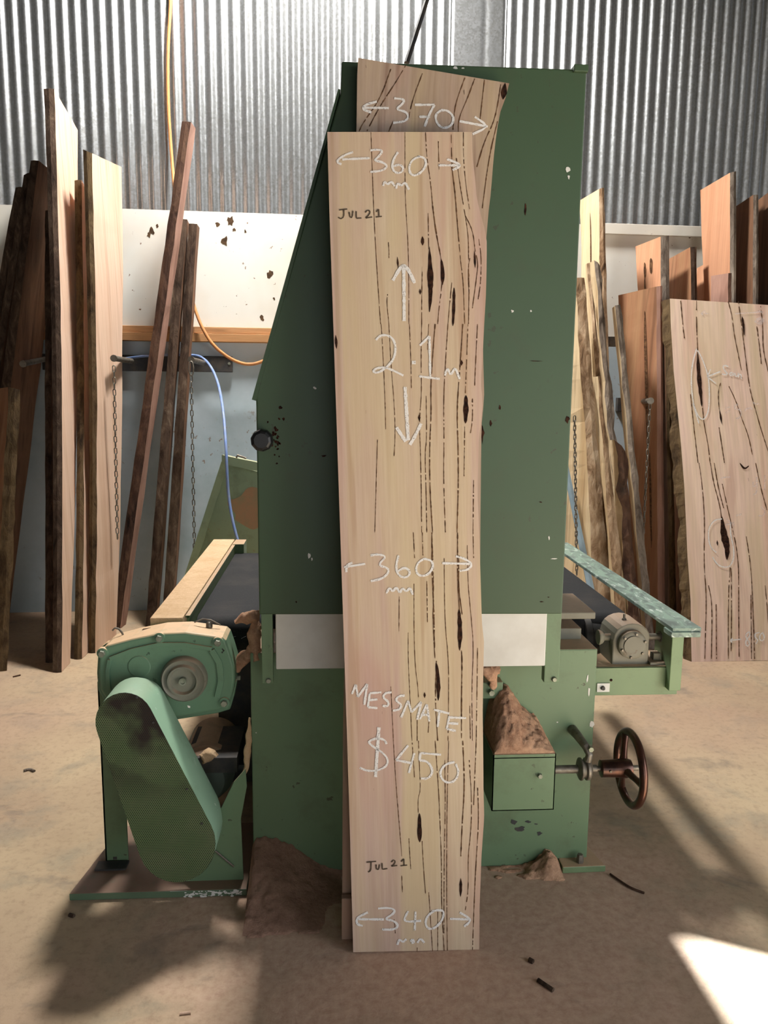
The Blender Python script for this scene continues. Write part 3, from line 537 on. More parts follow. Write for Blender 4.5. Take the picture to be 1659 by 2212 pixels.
GL = 'boards leaning on the left of the back wall'; GR = 'boards leaning on the right of the back wall'
plank('tallest pale board with dark bark edge, left of the sander', (114, 1453), (133, 1453), (95, 192), (117, 192), 4.85, .42, 'pale', 'dark_bark', GL, 0, -1, .003, 1, wb=.15, bend=.02)
plank('short dark board edge hidden behind the tallest pale board', (98, 1432), (115, 1432), (97, 455), (109, 455), 4.95, .2, 'brown', 'dark_bark', GL, 0, 0, .004, 2)
plank('short mossy-edged board just right of the tallest pale board', (160, 1424), (177, 1424), (161, 390), (176, 389), 4.95, .22, 'pale', 'moss_bark', GL, -.02, 0, .003, 3, wb=.1, bend=.014)
plank('bark-edged pale board with split end grain beside a hanging chain', (190, 1411), (205, 1411), (179, 323), (198, 331), 4.8, .42, 'pale', 'moss_bark', GL, .09, 8, .003, 4, 'endgrain', wb=.3, bend=.02)
plank('grey-brown board leaning right at the far left, lowest top of its bundle', (-150, 1395), (-128, 1395), (33, 405), (50, 404), 5.1, .14, 'brown', 'dark_bark', GL, 0, 0, .003, 5)
plank('darkest narrow board between two others at far left', (-112, 1385), (-92, 1385), (52, 378), (67, 372), 5.05, .2, 'brown', 'dark_bark', GL, 0, 0, .003, 6)
plank('dark brown wide-faced board with top just left of the tallest board', (-70, 1380), (-44, 1380), (67, 347), (83, 347), 4.95, .34, 'brown', 'dark_bark', GL, 0, 6, .003, 7)
plank('short mossy slab end at the extreme left edge of the photo', (-14, 1450), (15, 1450), (18, 836), (44, 842), 4.45, .2, 'tan', 'moss_bark', GL, .0, -50, .006, 8)
plank('long bark-edged board leaning steeply to the right, left of orange hose', (239, 1358), (259, 1358), (394, 262), (412, 264), 5.06, .09, 'pinkw', 'red_bark', GL, 0, 10, .004, 9)
plank('dark bark strip, middle of the three leaning together by the chain', (314, 1356), (336, 1356), (386, 473), (404, 474), 5.2, .08, 'brown', 'dark_bark', GL, 0, 0, .003, 10)
plank('dark bark strip nearest the blue hose', (349, 1352), (371, 1352), (408, 483), (426, 484), 5.2, .08, 'brown', 'dark_bark', GL, 0, 0, .003, 11)
# right-hand side
plank('tall cream board with a long crack at the right edge of the sander', (1303, 1375), (1330, 1375), (1294, 408), (1305, 405), 5.0, .2, 'cream', 'cream_bark', GR, .0, -16, .004, 12, marks=[(.45, .86, .005, .28)])
plank('pale barked slab in front of the cracked cream board', (1290, 1400), (1328, 1400), (1243, 600), (1262, 600), 4.7, .22, 'cream', 'cream_bark', GR, 0, -35, .01, 13)
plank('thin cream stick with square top leaning beside the sander', (1332, 1382), (1345, 1382), (1268, 569), (1278, 567), 4.85, .04, 'cream', 'cream_bark', GR, 0, 0, .004, 14)
plank('curved bark offcut with rounded top behind the thin stick', (1368, 1402), (1393, 1402), (1283, 562), (1296, 572), 4.7, .05, 'cream', 'grey_bark', GR, 0, 0, .012, 15, bend=-.02)
plank('short pointed bark offcut, lowest top of the stick bundle', (1336, 1410), (1364, 1410), (1290, 813), (1296, 812), 4.46, .05, 'cream', 'cream_bark', GR, 0, 0, .008, 16)
plank('straight grey debarked stick at the right of the stick bundle', (1399, 1402), (1416, 1402), (1329, 660), (1341, 658), 4.68, .06, 'cream', 'grey_bark', GR, 0, 0, .006, 17)
plank('knobbly brown bark slab low in the stick bundle', (1360, 1412), (1390, 1412), (1330, 950), (1352, 975), 4.46, .06, 'cream', 'red_bark', GR, 0, 0, .016, 18)
plank('orange-faced board with two dark knots under the white batten', (1434, 1366), (1453, 1366), (1427, 511), (1445, 509), 5.05, .22, 'orange', 'grey_bark', GR, 0, -22, .003, 19, wb=.06, marks=[(.38, .935, .014, .05), (.64, .93, .011, .05), (.66, .88, .005, .1)])
plank('streaky brown board between two orange boards', (1505, 1382), (1520, 1382), (1491, 534), (1504, 534), 5.1, .3, 'tan', 'dark_bark', GR, 0, -14, .003, 20)
plank('shortest orange-brown board behind the wide chalked slab', (1526, 1368), (1532, 1368), (1526, 568), (1531, 568), 5.24, .1, 'orange', 'dark_bark', GR, 0, -10, .003, 21)
plank('tallest orange board on the right with grey bark edge', (1575, 1374), (1591, 1374), (1577, 373), (1590, 370), 4.97, .3, 'orange', 'grey_bark', GR, .0, -9, .003, 22, wb=.12)
plank('short reddish board in front of the tallest orange board', (1571, 1386), (1588, 1386), (1573, 590), (1580, 590), 4.8, .1, 'pinkw', 'red_bark', GR, 0, -50, .003, 23)
plank('brown board right of the tallest orange board', (1622, 1390), (1636, 1390), (1627, 421), (1638, 421), 4.95, .34, 'brown', 'grey_bark', GR, 0, -5, .003, 24)
plank('dark board at the right margin of the photo', (1690, 1390), (1710, 1390), (1664, 412), (1684, 412), 4.95, .2, 'brown', 'dark_bark', GR, 0, 0, .003, 25)
plank('broad tan board with a dark streak left of the wide chalked slab', (1421, 1386), (1437, 1386), (1418, 619), (1430, 617), 4.8, .27, 'tan', 'pinkw', GR, 0, -35, .002, 26, wb=.15, marks=[(.3, .75, .01, .42), (.22, .4, .008, .3)])
plank('bark-edged board squeezed against the left of the chalked slab', (1448, 1387), (1463, 1387), (1435, 648), (1446, 646), 4.78, .16, 'brown', 'moss_bark', GR, 0, 0, .002, 27)
plank('blue-grey painted flat bar leaning behind the right conveyor rail', (1296, 1405), (1312, 1405), (1215, 1000), (1226, 998), 4.6, .01, 'bluebar', 'bluebar', None, 0, 0, 0, 28, name='flat_bar', cat='metal bar')

# ------------------------------------------------------------------ the sander
YC, YB = 2.17, 2.30
sander = thing('wide_belt_sander', 'tall green wide-belt sander with black conveyor bed and rusty handwheel', 'machine', (.29, 2.3, 0))
XL, XR = -.206, .664
def blot(m, px, py, Y, r, sy=1.0, n=9, mat=0):
    c_ = P(px, py, Y); pts = [c_ + Vector((math.cos(2 * math.pi * i / n) * r * (q := random.uniform(.5, 1.2)), 0, math.sin(2 * math.pi * i / n) * r * q * sy)) for i in range(n)]
    m.poly(pts, mat)
m = MB(); prof = [(XL, YC, .878), (XR, YC, .872), (XR, YC, 2.342), (.024, YC, 2.34), (.021, YC, 2.262), (XL, YC, 1.495)]
m.prism(prof, (0, .78, 0))
for px, py, r, sy in [(1226, 368, .007, 1.2), (1229, 382, .004, 1.6), (1107, 672, .004, 1), (1147, 672, .004, .8), (668, 1200, .004, 2.2), (674, 1208, .003, 2), (680, 838, .005, .8), (984, 146, .007, .5), (1000, 147, .004, .5), (1197, 1207, .01, .15), (1186, 1162, .0025, 3)]: blot(m, px, py, YC - .0012, r, sy, 9, 1)
for k in range(26): blot(m, 597 + random.gauss(0, 9), 950 + random.gauss(0, 26), YC - .0012, random.uniform(.002, .006), 1, 9, 2)
for px, py, r, sy in [(1135, 452, .003, 5), (1042, 935, .006, 5), (1060, 915, .004, 2.5), (1080, 880, .003, 3), (1168, 1085, .004, .6), (1185, 1290, .004, .4), (1170, 1300, .006, .3), (700, 985, .008, .4), (1160, 780, .02, .05), (640, 1300, .003, 1), (1226, 905, .006, 2)]: blot(m, px, py, YC - .0012, r, sy, 9, 2)
cab = m.build('cabinet', [M['green_cab'], M['white_guard'], M['pocket']], sander, bevel=.004)
m = MB()                                         # folded lip down the sloping edge
a, b = Vector((XL - .008, YC - .006, 1.478)), Vector((.018, YC - .006, 2.27)); nrm = Vector((-(b - a).z, 0, (b - a).x)).normalized()
m.prism([a, a - nrm * -.003, b - nrm * -.003, b - nrm * .003, a - nrm * .009], (0, .1, 0)); m.build('folded_lip', M['green_cab'], cab)
m = MB(); p = P(1254, 148, YC); m.box((p.x - .02, YC - .012, 2.332), (p.x + .018, YC + .03, 2.35)); m.build('corner_lug', M['green_cab'], cab, bevel=.002)
m = MB(); p = P(566, 951, 2.14); m.lathe((p.x, 2.115, p.z), (0, 1, 0), [(0, .02), (.004, .027), (.012, .030), (.03, .031), (.036, .026), (.05, .02), (.062, .02)], 10); m.build('knob', M['knob'], cab, bevel=.002)

m = MB(); m.box((-.247, YB, 0.0), (.821, YB + .85, .722)); 
for px, py, r, sy in [(1110, 1775, .016, .6), (1125, 1790, .018, .5), (1140, 1775, .012, .4), (1112, 1735, .009, 1.6), (1166, 1800, .009, 1), (1158, 1780, .008, .4)]: blot(m, px, py, YB - .0012, r, sy, 9, 2)
for px, py, r, sy in [(1269, 1465, .003, 6), (1272, 1495, .004, 4), (1279, 1566, .007, 1.8), (1204, 1560, .003, 1), (553, 1583, .002, 1.4)]: blot(m, px, py, YB - .0012, r, sy, 9, 1)
base = m.build('base', [M['green'], M['white_guard'], M['dark_steel']], sander, bevel=.004)
m = MB(); m.box((.66, YB + .1, .72), (.80, YB + .42, .758)); m.box((.64, YB + .06, .80), (.83, YB + .3, .822)); m.build('top_plate', M['dusty_steel'], base, bevel=.003)
m = MB(); m.lathe((.675, 2.42, .70), (0, 0, 1), [(0, .05), (.07, .05), (.1, .043), (.118, .025), (.12, .0)], 24); m.build('cap', M['dusty_steel'], base, smooth=40)
m = MB()
a_ = P(595, 1327, 2.2); b_ = P(1177, 1438, 2.2)
m.box((a_.x, 2.197, b_.z), (b_.x, 2.207, a_.z + .006)); m.build('dust_guard', M['white_guard'], sander, bevel=.003)
for x0, x1, y1 in ((564, 590, 1477), (1181, 1207, 1474)):
    a_ = P(x0, 1325, 2.2); b_ = P(x1, y1, 2.2); m = MB(); m.box((a_.x, 2.2, b_.z), (b_.x, 2.23, .9)); so_ = m.build('slide_bar', M['green'], sander, bevel=.002)
    m = MB(); q = P((x0 + x1) / 2 + 3, y1 - 7, 2.2); m.lathe((q.x, 2.193, q.z), (0, 1, 0), [(0, .006), (.004, .008), (.008, .008)], 12); m.build('bolt', M['bolt'], so_)
m = MB(); a_ = P(1045, 1466, 2.26); b_ = P(1085, 1508, 2.26); m.box((a_.x - .05, 2.255, b_.z), (b_.x, 2.30, a_.z - .01)); cl = m.build('clamp_block', M['green'], base, bevel=.003)
m = MB(); q = P(1061, 1495, 2.25); m.lathe((q.x, 2.238, q.z), (0, 1, 0), [(0, .009), (.018, .009)], 6); m.build('bolt', M['bolt'], cl)
YX = 2.13
a_ = P(1066, 1631, YX); b_ = P(1196, 1749, YX)
m = MB(); bx = (a_.x, b_.x, b_.z, a_.z); tk = .003
m.box((bx[0], YX, bx[2]), (bx[1], YX + tk, bx[3])); m.box((bx[0], YX, bx[2]), (bx[1], 2.3, bx[2] + tk)); m.box((bx[0], YX, bx[2]), (bx[0] + tk, 2.3, bx[3])); m.box((bx[1] - tk, YX, bx[2]), (bx[1], 2.3, bx[3])); m.box((bx[0], YX, bx[3] - .012), (bx[1], 2.3, bx[3] - .009))
ub = m.build('gear_cover_box', M['green'], sander)
m = MB(); q = P(1166, 1675, YX); m.lathe((q.x, YX - .009, q.z), (0, 1, 0), [(0, .007), (.01, .008)], 6); m.build('bolt', M['bolt'], ub)
zs = .378; ys = 2.2
m = MB(); m.tube([(bx[1] - .01, ys, zs), (.80, ys, zs)], .0125, 16); m.tube([(.80, ys, zs), (.93, ys, zs)], .008, 12); m.build('adjusting_shaft', M['steel'], sander, smooth=40)
m = MB(); m.lathe((.742, ys, zs), (1, 0, 0), [(0, .02), (.006, .034), (.012, .034), (.014, .027), (.022, .027), (.024, .034), (.034, .033), (.042, .02)], 24)
m.tube([(.768, ys - .012, zs + .03), (.772, ys - .014, zs + .052), (.764, ys + .0, zs + .072), (.756, ys + .05, zs + .082), (.752, ys + .1, zs + .083)], [.012, .011, .012, .014, .016], 10); br_ = m.build('bearing_bracket', M['steel'], sander, smooth=35, bevel=.002)
m = MB(); m.lathe((.775, ys - .02, zs + .07), (0, 1, 0), [(0, .008), (.02, .01)], 6); m.build('bolt', M['bolt'], br_)
# handwheel in the plane square to the shaft
wx, Rw = .905, .1075
hw = bpy.data.objects.new('handwheel', None)
m = MB(); ring = [(wx, ys + Rw * math.cos(2 * math.pi * i / 48), zs + Rw * math.sin(2 * math.pi * i / 48)) for i in range(49)]
m.tube(ring, .0125, 12, cap=False); wheel = m.build('handwheel', M['rusty'], sander, smooth=60)
bpy.data.objects.remove(hw)
m = MB(); m.lathe((.812, ys, zs), (1, 0, 0), [(0, .019), (.002, .026), (.05, .027), (.078, .03), (.094, .026), (.1, .012)], 24); m.build('hub', M['rusty'], wheel, smooth=40)
for k in range(3):
    an = R_(62 + 120 * k); m = MB(); e = (0, math.cos(an), math.sin(an))
    m.tube([(.885 + .02 * q, ys + e[1] * (.012 + q * (Rw - .014)), zs + e[2] * (.012 + q * (Rw - .014))) for q in (0, .25, .6, 1)], [.016, .011, .0095, .012], 10); m.build('spoke', M['rusty'], wheel, smooth=60)
m = MB(); m.lathe((.835, ys - .03, zs + .004), (0, 1, 0), [(0, .004), (.012, .005)], 6); m.build('set_screw', M['steel'], wheel)
# foot lug, lower right
a_ = Pz(1215, 1888, 0); b_ = Pz(1308, 1884, 0)
m = MB(); m.prism([(a_.x, a_.y, .001), (b_.x, b_.y, .001), (b_.x - .03, YB + .1, .001), (a_.x, YB + .1, .001)], (0, 0, .022)); ft = m.build('foot_lug', M['frame_green'], sander, bevel=.003)
m = MB(); m.lathe((.79, 2.275, .02), (0, 0, 1), [(0, .012), (.012, .012), (.03, .009)], 6); m.build('bolt', M['steel'], ft)

# ------------------------------------------------------------------ conveyor behind the cabinet
conv = sander
m = MB(); x0, x1, zt2, yn, yf, rad = -.449, 1.01, .757, 2.58, 3.62, .06
m.prism([(x0, yn + rad * .2 - rad * math.sin(q) * .9, zt2 - rad + rad * math.cos(q)) for q in [math.pi * k / 10 for k in range(11)]] + [(x0, yf + rad * math.sin(q), zt2 - rad - rad * math.cos(q)) for q in [math.pi * k / 10 for k in range(11)]], (x1 - x0, 0, 0))
for k in range(60): 
    a = x0 + (x1 - x0) * (k + random.random()) / 60; m.tube([(a, yn - rad * .9, zt2 - rad * .9), (a + random.uniform(-.015, .02), yn - rad * .9 - .008, zt2 - rad * .9 - random.uniform(.002, .012))], .0012, 4)
m.build('conveyor_belt', M['belt'], conv, smooth=30)
m = MB(); m.prism([(-.567, 2.415, .745), (-.467, 2.415, .745), (-.467, 2.415, .8), (-.567, 2.415, .8)], (0, 1.335, 0)); rl = m.build('side_rail', M['dust_pale'], conv, bevel=.003); rl['label'] = 'left rail thick with pale sawdust'
m = MB(); m.box((-.46, 2.45, .64), (-.452, 3.7, .795)); m.box((-.464, 2.45, .79), (-.45, 3.7, .797)); m.box((-.46, 3.62, .66), (-.41, 3.74, .80)); m.build('side_plate', M['frame_green'], conv)
m = MB(); m.box((1.04, 2.268, .784), (1.132, 3.66, .797)); m.box((1.035, 2.262, .768), (1.128, 2.32, .785)); rr_ = m.build('side_rail', M['rail_green'], conv, bevel=.002); rr_['label'] = 'right rail, scuffed flat green bar'
ye = 2.36
a_ = P(1290, 1441, ye); b_ = P(1462, 1500, ye)
m = MB(); m.box((.80, ye, b_.z), (b_.x, ye + .006, a_.z)); m.box((.80, ye, a_.z - .006), (b_.x, ye + .16, a_.z)); fr = m.build('end_frame', M['frame_green'], conv, bevel=.002)
a_ = P(1453, 1368, 2.33); b_ = P(1474, 1492, 2.33)
m = MB(); m.box((a_.x, 2.33, b_.z), (b_.x - .006, 2.46, .784)); m.build('end_post', M['frame_green'], fr, bevel=.002)
m = MB(); q0, q1 = P(1290, 1476, ye - .002), P(1316, 1494, ye - .002); m.box((q0.x, ye - .004, q1.z), (q1.x, ye - .0005, q0.z)); pl = m.build('maker_plate', M['white_guard'], fr)
m = MB(); q = P(1301, 1485, ye); m.lathe((q.x, ye - .012, q.z), (0, 1, 0), [(0, .006), (.009, .008)], 8); m.build('bolt', M['dark_steel'], pl)
m = MB(); q = P(1320, 1469, ye); m.lathe((q.x, ye - .001, q.z), (0, 1, 0), [(0, .0045), (.001, .0045)], 12); m.build('hole', M['pocket'], fr)
# gear housing on the end frame
c_ = P(1371, 1396, 2.36); zb = P(1371, 1441, 2.38).z
m = MB(); m.prism([(c_.x - .062, 2.385, zb), (c_.x + .058, 2.385, zb), (c_.x + .058, 2.385, c_.z + .012)] + [(c_.x + .06 * math.cos(a), 2.385, c_.z + .018 + .05 * math.sin(a)) for a in [math.pi * k / 10 for k in range(11)]] + [(c_.x - .062, 2.385, c_.z + .012)], (0, .13, 0)); gh = m.build('gear_housing', M['dusty_steel'], conv, bevel=.004)
m = MB(); m.lathe((c_.x - .002, 2.36, c_.z), (0, 1, 0), [(0, .006), (0, .032), (.004, .032), (.004, .04), (.008, .046), (.02, .046), (.03, .05)], 32); fl = m.build('flange', M['dusty_steel'], gh, smooth=35)
for k in range(6):
    an = R_(20 + 60 * k); m = MB(); m.lathe((c_.x - .002 + .039 * math.cos(an), 2.358, c_.z + .039 * math.sin(an)), (0, 1, 0), [(0, .004), (.008, .005)], 6); m.build('bolt', M['steel'], gh)
m = MB(); m.lathe((c_.x - .012, 2.43, c_.z + .06), (0, 0, 1), [(0, .007), (.01, .007), (.014, .004), (.026, .004)], 8); m.build('grease_nipple', M['steel'], gh)
m = MB(); m.lathe((c_.x - .1, 2.42, c_.z + .012), (1, 0, 0), [(0, .024), (.004, .025), (.014, .02), (.02, .012), (.045, .012)], 16); m.build('drive_coupling', M['dusty_steel'], gh, smooth=35)
m = MB(); m.lathe((c_.x + .05, 2.42, c_.z + .012), (1, 0, 0), [(0, .011), (.055, .011), (.055, .018), (.07, .018), (.07, .01), (.075, .01), (.075, .032), (.082, .032)], 16); m.build('tension_screw', M['steel'], fr, smooth=35)
m = MB(); q = P(1416, 1430, 2.4); m.box((q.x - .03, 2.37, zb), (q.x + .035, 2.45, zb + .018)); m.box((q.x - .012, 2.39, zb + .018), (q.x + .012, 2.42, zb + .042)); m.build('clamp_foot', M['dusty_steel'], fr, bevel=.002)
m = MB(); m.lathe((.86, 2.58, .68), (1, 0, 0), [(0, .02), (0, .066), (.02, .07), (.025, .06), (.1, .055)], 28); m.build('roller_end', M['dark_steel'], conv, smooth=35)
m = MB(); m.box((-.42, 2.8, .05), (-.25, 3.5, .636)); m.build('bed_support', M['dark_steel'], conv)

# ------------------------------------------------------------------ drive unit on its own floor plate
drive = thing('conveyor_drive', 'green gearbox and belt guard standing on a floor plate left of the sander', 'gearbox', (-.5, 2.3, 0))
p0, p1 = Pz(150, 1947, 0), Pz(533, 1936, 0)
m = MB(); m.prism([(p0.x, p0.y, .002), (p1.x, p1.y + .0, .002), (p1.x, 2.56, .002), (p0.x + .06, 2.56, .002)], (0, 0, .022)); 
for k in range(90):
    q = Vector((random.uniform(-.44, -.27), 0, random.uniform(.003, .022))); c2 = []
    r = random.uniform(.001, .0035); yy = p0.y + (p1.y - p0.y) * (q.x - p0.x) / (p1.x - p0.x) - .0015
    m.poly([(q.x + math.cos(t_) * r * 1.8, yy, min(.0245, q.z + math.sin(t_) * r)) for t_ in [2 * math.pi * i / 7 for i in range(7)]], 1)
x_ = P(366, 1925, 2.19).x; x2_ = P(402, 1925, 2.19).x; m.poly([(x_, p0.y - .0012, .004), (x2_, p0.y - .0012, .004), (x2_ + .004, p0.y - .0012, .0235), (x_ + .002, p0.y - .0012, .0235)], 1)
bp = m.build('floor_plate', [M['plate'], M['white_guard']], drive, bevel=.002)
a_ = P(229, 1835, 2.36); b_ = P(268, 1600, 2.36)
m = MB(); m.box((a_.x, 2.35, .024), (b_.x, 2.358, .62)); m.box((a_.x, 2.35, .024), (a_.x + .006, 2.44, .62)); m.build('support_post', M['green'], drive, bevel=.001)
m = MB(); m.box((a_.x - .02, 2.30, .024), (b_.x + .005, 2.345, .03)); m.lathe((a_.x + .03, 2.36, .03), (0, 0, 1), [(0, .012), (.01, .012), (.01, .006), (.03, .006)], 6); m.build('slotted_foot', M['dark_steel'], bp)
# right bracket plate: slanting flat plate rising from the floor plate
g = [(402, 1925), (527, 1925), (520, 1770), (533, 1700), (530, 1662), (505, 1690), (478, 1745), (440, 1800), (400, 1880)]
m = MB(); m.prism([P(x, y, 2.235) for x, y in g], (0, .008, 0)); m.build('bracket_plate', M['green'], drive, bevel=.001)
m = MB(); m.tube([P(465, 1838, 2.228), P(505, 1872, 2.228)], .003, 8); m.build('tie_rod', M['steel'], drive)
# gearbox
YG = 2.28
go = [(212, 1450), (214, 1420), (220, 1402), (232, 1394), (285, 1380), (345, 1368), (400, 1366), (480, 1377), (488, 1384), (497, 1410), (506, 1440), (507, 1470), (502, 1500), (493, 1527), (470, 1535), (376, 1551), (330, 1552), (290, 1545), (235, 1520), (216, 1490)]
m = MB(); m.prism([P(x, y, YG) for x, y in go], (0, .12, 0)); gb = m.build('gearbox_case', M['green_gear'], drive, bevel=.008, seg=3)
m = MB(); big = [(209, 1455), (211, 1418), (217, 1398), (230, 1389), (285, 1374), (345, 1362), (400, 1360), (482, 1371), (492, 1379), (501, 1405), (511, 1440), (512, 1472), (506, 1503), (497, 1533), (470, 1541), (376, 1556), (330, 1557), (288, 1550), (232, 1525), (212, 1492)]
m.prism([P(x, y, YG + .05) for x, y in big], (0, .03, 0)); m.build('case_flange', M['green_gear'], gb, bevel=.004)
def rib(pts, name, mat=M['green_gear'], hw=.006, d=.008):
    m = MB(); q = [P(x, y, YG) for x, y in pts]; ring_ = []
    for k, p in enumerate(q):
        t_ = (q[min(k + 1, len(q) - 1)] - q[max(k - 1, 0)]).normalized(); nn = Vector((-t_.z, 0, t_.x)) * hw
        ring_.append([m.vert(p + nn), m.vert(p + nn + Vector((0, -d, 0))), m.vert(p - nn + Vector((0, -d, 0))), m.vert(p - nn)])
    for A, B in zip(ring_, ring_[1:]):
        for i in range(4): m.face([A[i], A[(i + 1) % 4], B[(i + 1) % 4], B[i]])
    m.face(ring_[0]); m.face(ring_[-1][::-1]); return m.build(name, mat, gb, bevel=.001)
rib([(238, 1422), (285, 1404), (343, 1391), (400, 1391), (458, 1401)], 'top_rib')
rib([(238, 1424), (233, 1450), (236, 1490)], 'left_rib'); rib([(458, 1403), (474, 1430), (478, 1470), (470, 1505)], 'right_rib', hw=.009)
for x, y in [(222, 1410), (345, 1377), (471, 1387), (485, 1517)]:
    q = P(x, y, YG); m = MB(); m.lathe((q.x, YG - .006, q.z), (0, 1, 0), [(0, .016), (.012, .017)], 24); bs_ = m.build('bolt_boss', M['green_gear'], gb)
    m = MB(); m.lathe((q.x, YG - .016, q.z), (0, 1, 0), [(0, .009), (.002, .0105), (.011, .0105)], 6); m.build('bolt', M['bolt'], gb)
q = P(301, 1440, YG); m = MB(); m.lathe((q.x, YG - .003, q.z), (0, 1, 0), [(0, .031), (.001, .033), (.004, .033)], 40); m.build('inspection_cap', M['green_gear'], gb)
q = P(399, 1464, YG); m = MB(); m.lathe((q.x, YG - .034, q.z), (0, 1, 0), [(.012, .0), (.012, .036), (.0, .040), (.0, .045), (.006, .047), (.012, .049), (.012, .056), (.008, .062), (.012, .066), (.02, .068), (.04, .069)], 48); og = m.build('output_flange', M['dusty_steel'], gb, smooth=35)
m = MB(); m.lathe((q.x, YG - .036, q.z), (0, 1, 0), [(.004, .0), (.004, .006), (0, .007), (0, .011), (.02, .012)], 20); m.build('shaft_end', M['bolt'], gb, smooth=35)
q = P(511, 1467, YG + .04); m = MB(); m.lathe((q.x - .02, YG + .05, q.z), (1, 0, 0), [(0, .012), (.02, .012), (.02, .007), (.03, .007)], 6); m.build('drain_plug', M['bolt'], gb)
m = MB(); m.tube([P(x, y, 2.36) for x, y in ((243, 1362), (248, 1357), (256, 1358), (263, 1366), (266, 1372))], .003, 8); m.build('lifting_hook', M['steel'], gb, smooth=60)
m = MB(); m.tube([P(x, y, 2.36) for x, y in ((420, 1344), (438, 1337), (455, 1339), (476, 1350))], .0022, 8); m.lathe(P(452, 1346, 2.36), (0, 0, 1), [(-.012, .01), (0, .01), (.004, .006)], 12); m.build('breather', M['steel'], gb, smooth=60)
m = MB(); q = P(316, 1362, 2.36); m.prism([q + Vector((-.012, -.004, 0)), q + Vector((.014, .002, .002)), q + Vector((.012, .008, .004)), q + Vector((-.01, .003, .002))], (0, 0, .003)); m.build('wood_chip', M['red_bark'], gb)
# belt guard: perforated front, sheet-metal band round the side
YN = 2.095
def stadium(c0, r0, c1, r1, n=14):
    ax = (c1 - c0); d = ax.length; t_ = math.atan2(ax.y, ax.x); ph_ = math.acos((r0 - r1) / d); pts = []
    for k in range(n + 1):
        a = t_ + ph_ + (2 * math.pi - 2 * ph_) * k / n; pts.append(c0 + Vector((math.cos(a), math.sin(a))) * r0)
    for k in range(n + 1):
        a = t_ - ph_ + 2 * ph_ * k / n; pts.append(c1 + Vector((math.cos(a), math.sin(a))) * r1)
    return pts
st_ = stadium(Vector((269, 1559)), 63, Vector((382, 1822)), 84)
fr_ = [P(p.x, p.y, YN) for p in st_]
gd = bpy.data.objects.new
m = MB(); n = len(fr_); dep = .15
ia = [m.vert(p) for p in fr_]; ib = [m.vert(p + Vector((.004, dep * .75, .002))) for p in fr_]
cen = sum(fr_, Vector()) / n; ic = [m.vert(p + Vector((.004, dep, .002)) + (cen - p) * .06) for p in fr_]
for k in range(n):
    j = (k + 1) % n; m.face([ia[k], ia[j], ib[j], ib[k]]); m.face([ib[k], ib[j], ic[j], ic[k]])
m.face(ic)
guard = m.build('belt_guard', M['mint'], drive, smooth=38)
m = MB(); m.prism([cen + (p - cen) * .997 + Vector((0, -.0015, 0)) for p in fr_], (0, .003, 0)); m.build('perforated_panel', M['perf'], guard)
for x, y in [(331, 1560), (404, 1704), (296, 1506), (436, 1778)]:
    m = MB(); q = P(x, y, YN); m.lathe((q.x, YN - .004, q.z), (0, 1, 0), [(0, .003), (.006, .004)], 8); m.build('rivet', M['dark_steel'], guard)
m = MB(); q = P(407, 1527, YN + .06)
m.poly([P(408, 1526, YN + .05) + Vector((.0, -.002, .0)) + d for d in (Vector((-.004, 0, .004)), Vector((.004, 0, .002)), Vector((.004, 0, -.004)), Vector((-.002, 0, -.003)))]); m.build('paint_chip', M['white_guard'], guard)
# motor behind the guard
c_ = P(470, 1668, 2.42)
m = MB(); m.lathe((c_.x - .04, 2.36, c_.z), (0, 1, 0), [(0, .0), (0, .03), (.004, .07), (.02, .082), (.05, .085), (.06, .094), (.09, .094), (.09, .086), (.3, .086), (.3, .07), (.34, .06)], 36); m.build('motor', M['motor'], drive, smooth=40)
m = MB(); m.lathe((c_.x - .04, 2.335, c_.z), (0, 1, 0), [(0, .012), (.04, .014)], 14); m.build('motor_shaft', M['steel'], drive)
m = MB(); m.box((a_.x, 2.40, .30), (-.28, 2.56, .315)); m.box((-.46, 2.36, .31), (-.30, 2.6, .36)); m.build('motor_mount', M['dark_steel'], drive)

# ------------------------------------------------------------------ sawdust
def heap(name, label, x0, x1, y0, y1, z0, hf, mat, nx=46, ny=26, rough=.006, seed=0):
    m = MB(); g = []
    for i in range(nx + 1):
        row = []
        for j in range(ny + 1):
            x = x0 + (x1 - x0) * i / nx; y = y0 + (y1 - y0) * j / ny; h = max(0, hf(i / nx, j / ny))
            h += (noise.noise(Vector((x * 60, y * 60, seed))) + .5 * noise.noise(Vector((x * 140, y * 140, seed)))) * rough * min(1, h / .02)
            row.append(m.vert((x, y, z0 + (h if h > .0006 else -.012))))
        g.append(row)
    for i in range(nx):
        for j in range(ny): m.face([g[i][j], g[i + 1][j], g[i + 1][j + 1], g[i][j + 1]])
    b = []
    for i, j in [(i, 0) for i in range(nx)] + [(nx, j) for j in range(ny)] + [(i, ny) for i in range(nx, 0, -1)] + [(0, j) for j in range(ny, 0, -1)]: b.append((g[i][j], m.vert((m.v[g[i][j]].x, m.v[g[i][j]].y, z0 - .012))))
    for k in range(len(b)):
        q = b[(k + 1) % len(b)]; m.face([b[k][0], b[k][1], q[1], q[0]])
    m.face([q[1] for q in b])
    o = m.build(name, mat, smooth=70, loc=((x0 + x1) / 2, (y0 + y1) / 2, z0)); return tag(o, label, 'sawdust heap')
def pl_(pts, f):
    for a, b in zip(pts, pts[1:]):
        if f <= b[0]: return a[1] + (b[1] - a[1]) * (f - a[0]) / (b[0] - a[0])
    return pts[-1][1]
zbox = bx[3] - .009
prof_ = [(0, .022), (.06, .09), (.2, .142), (.34, .15), (.46, .125), (.6, .085), (.75, .062), (.9, .042), (1, .01)]
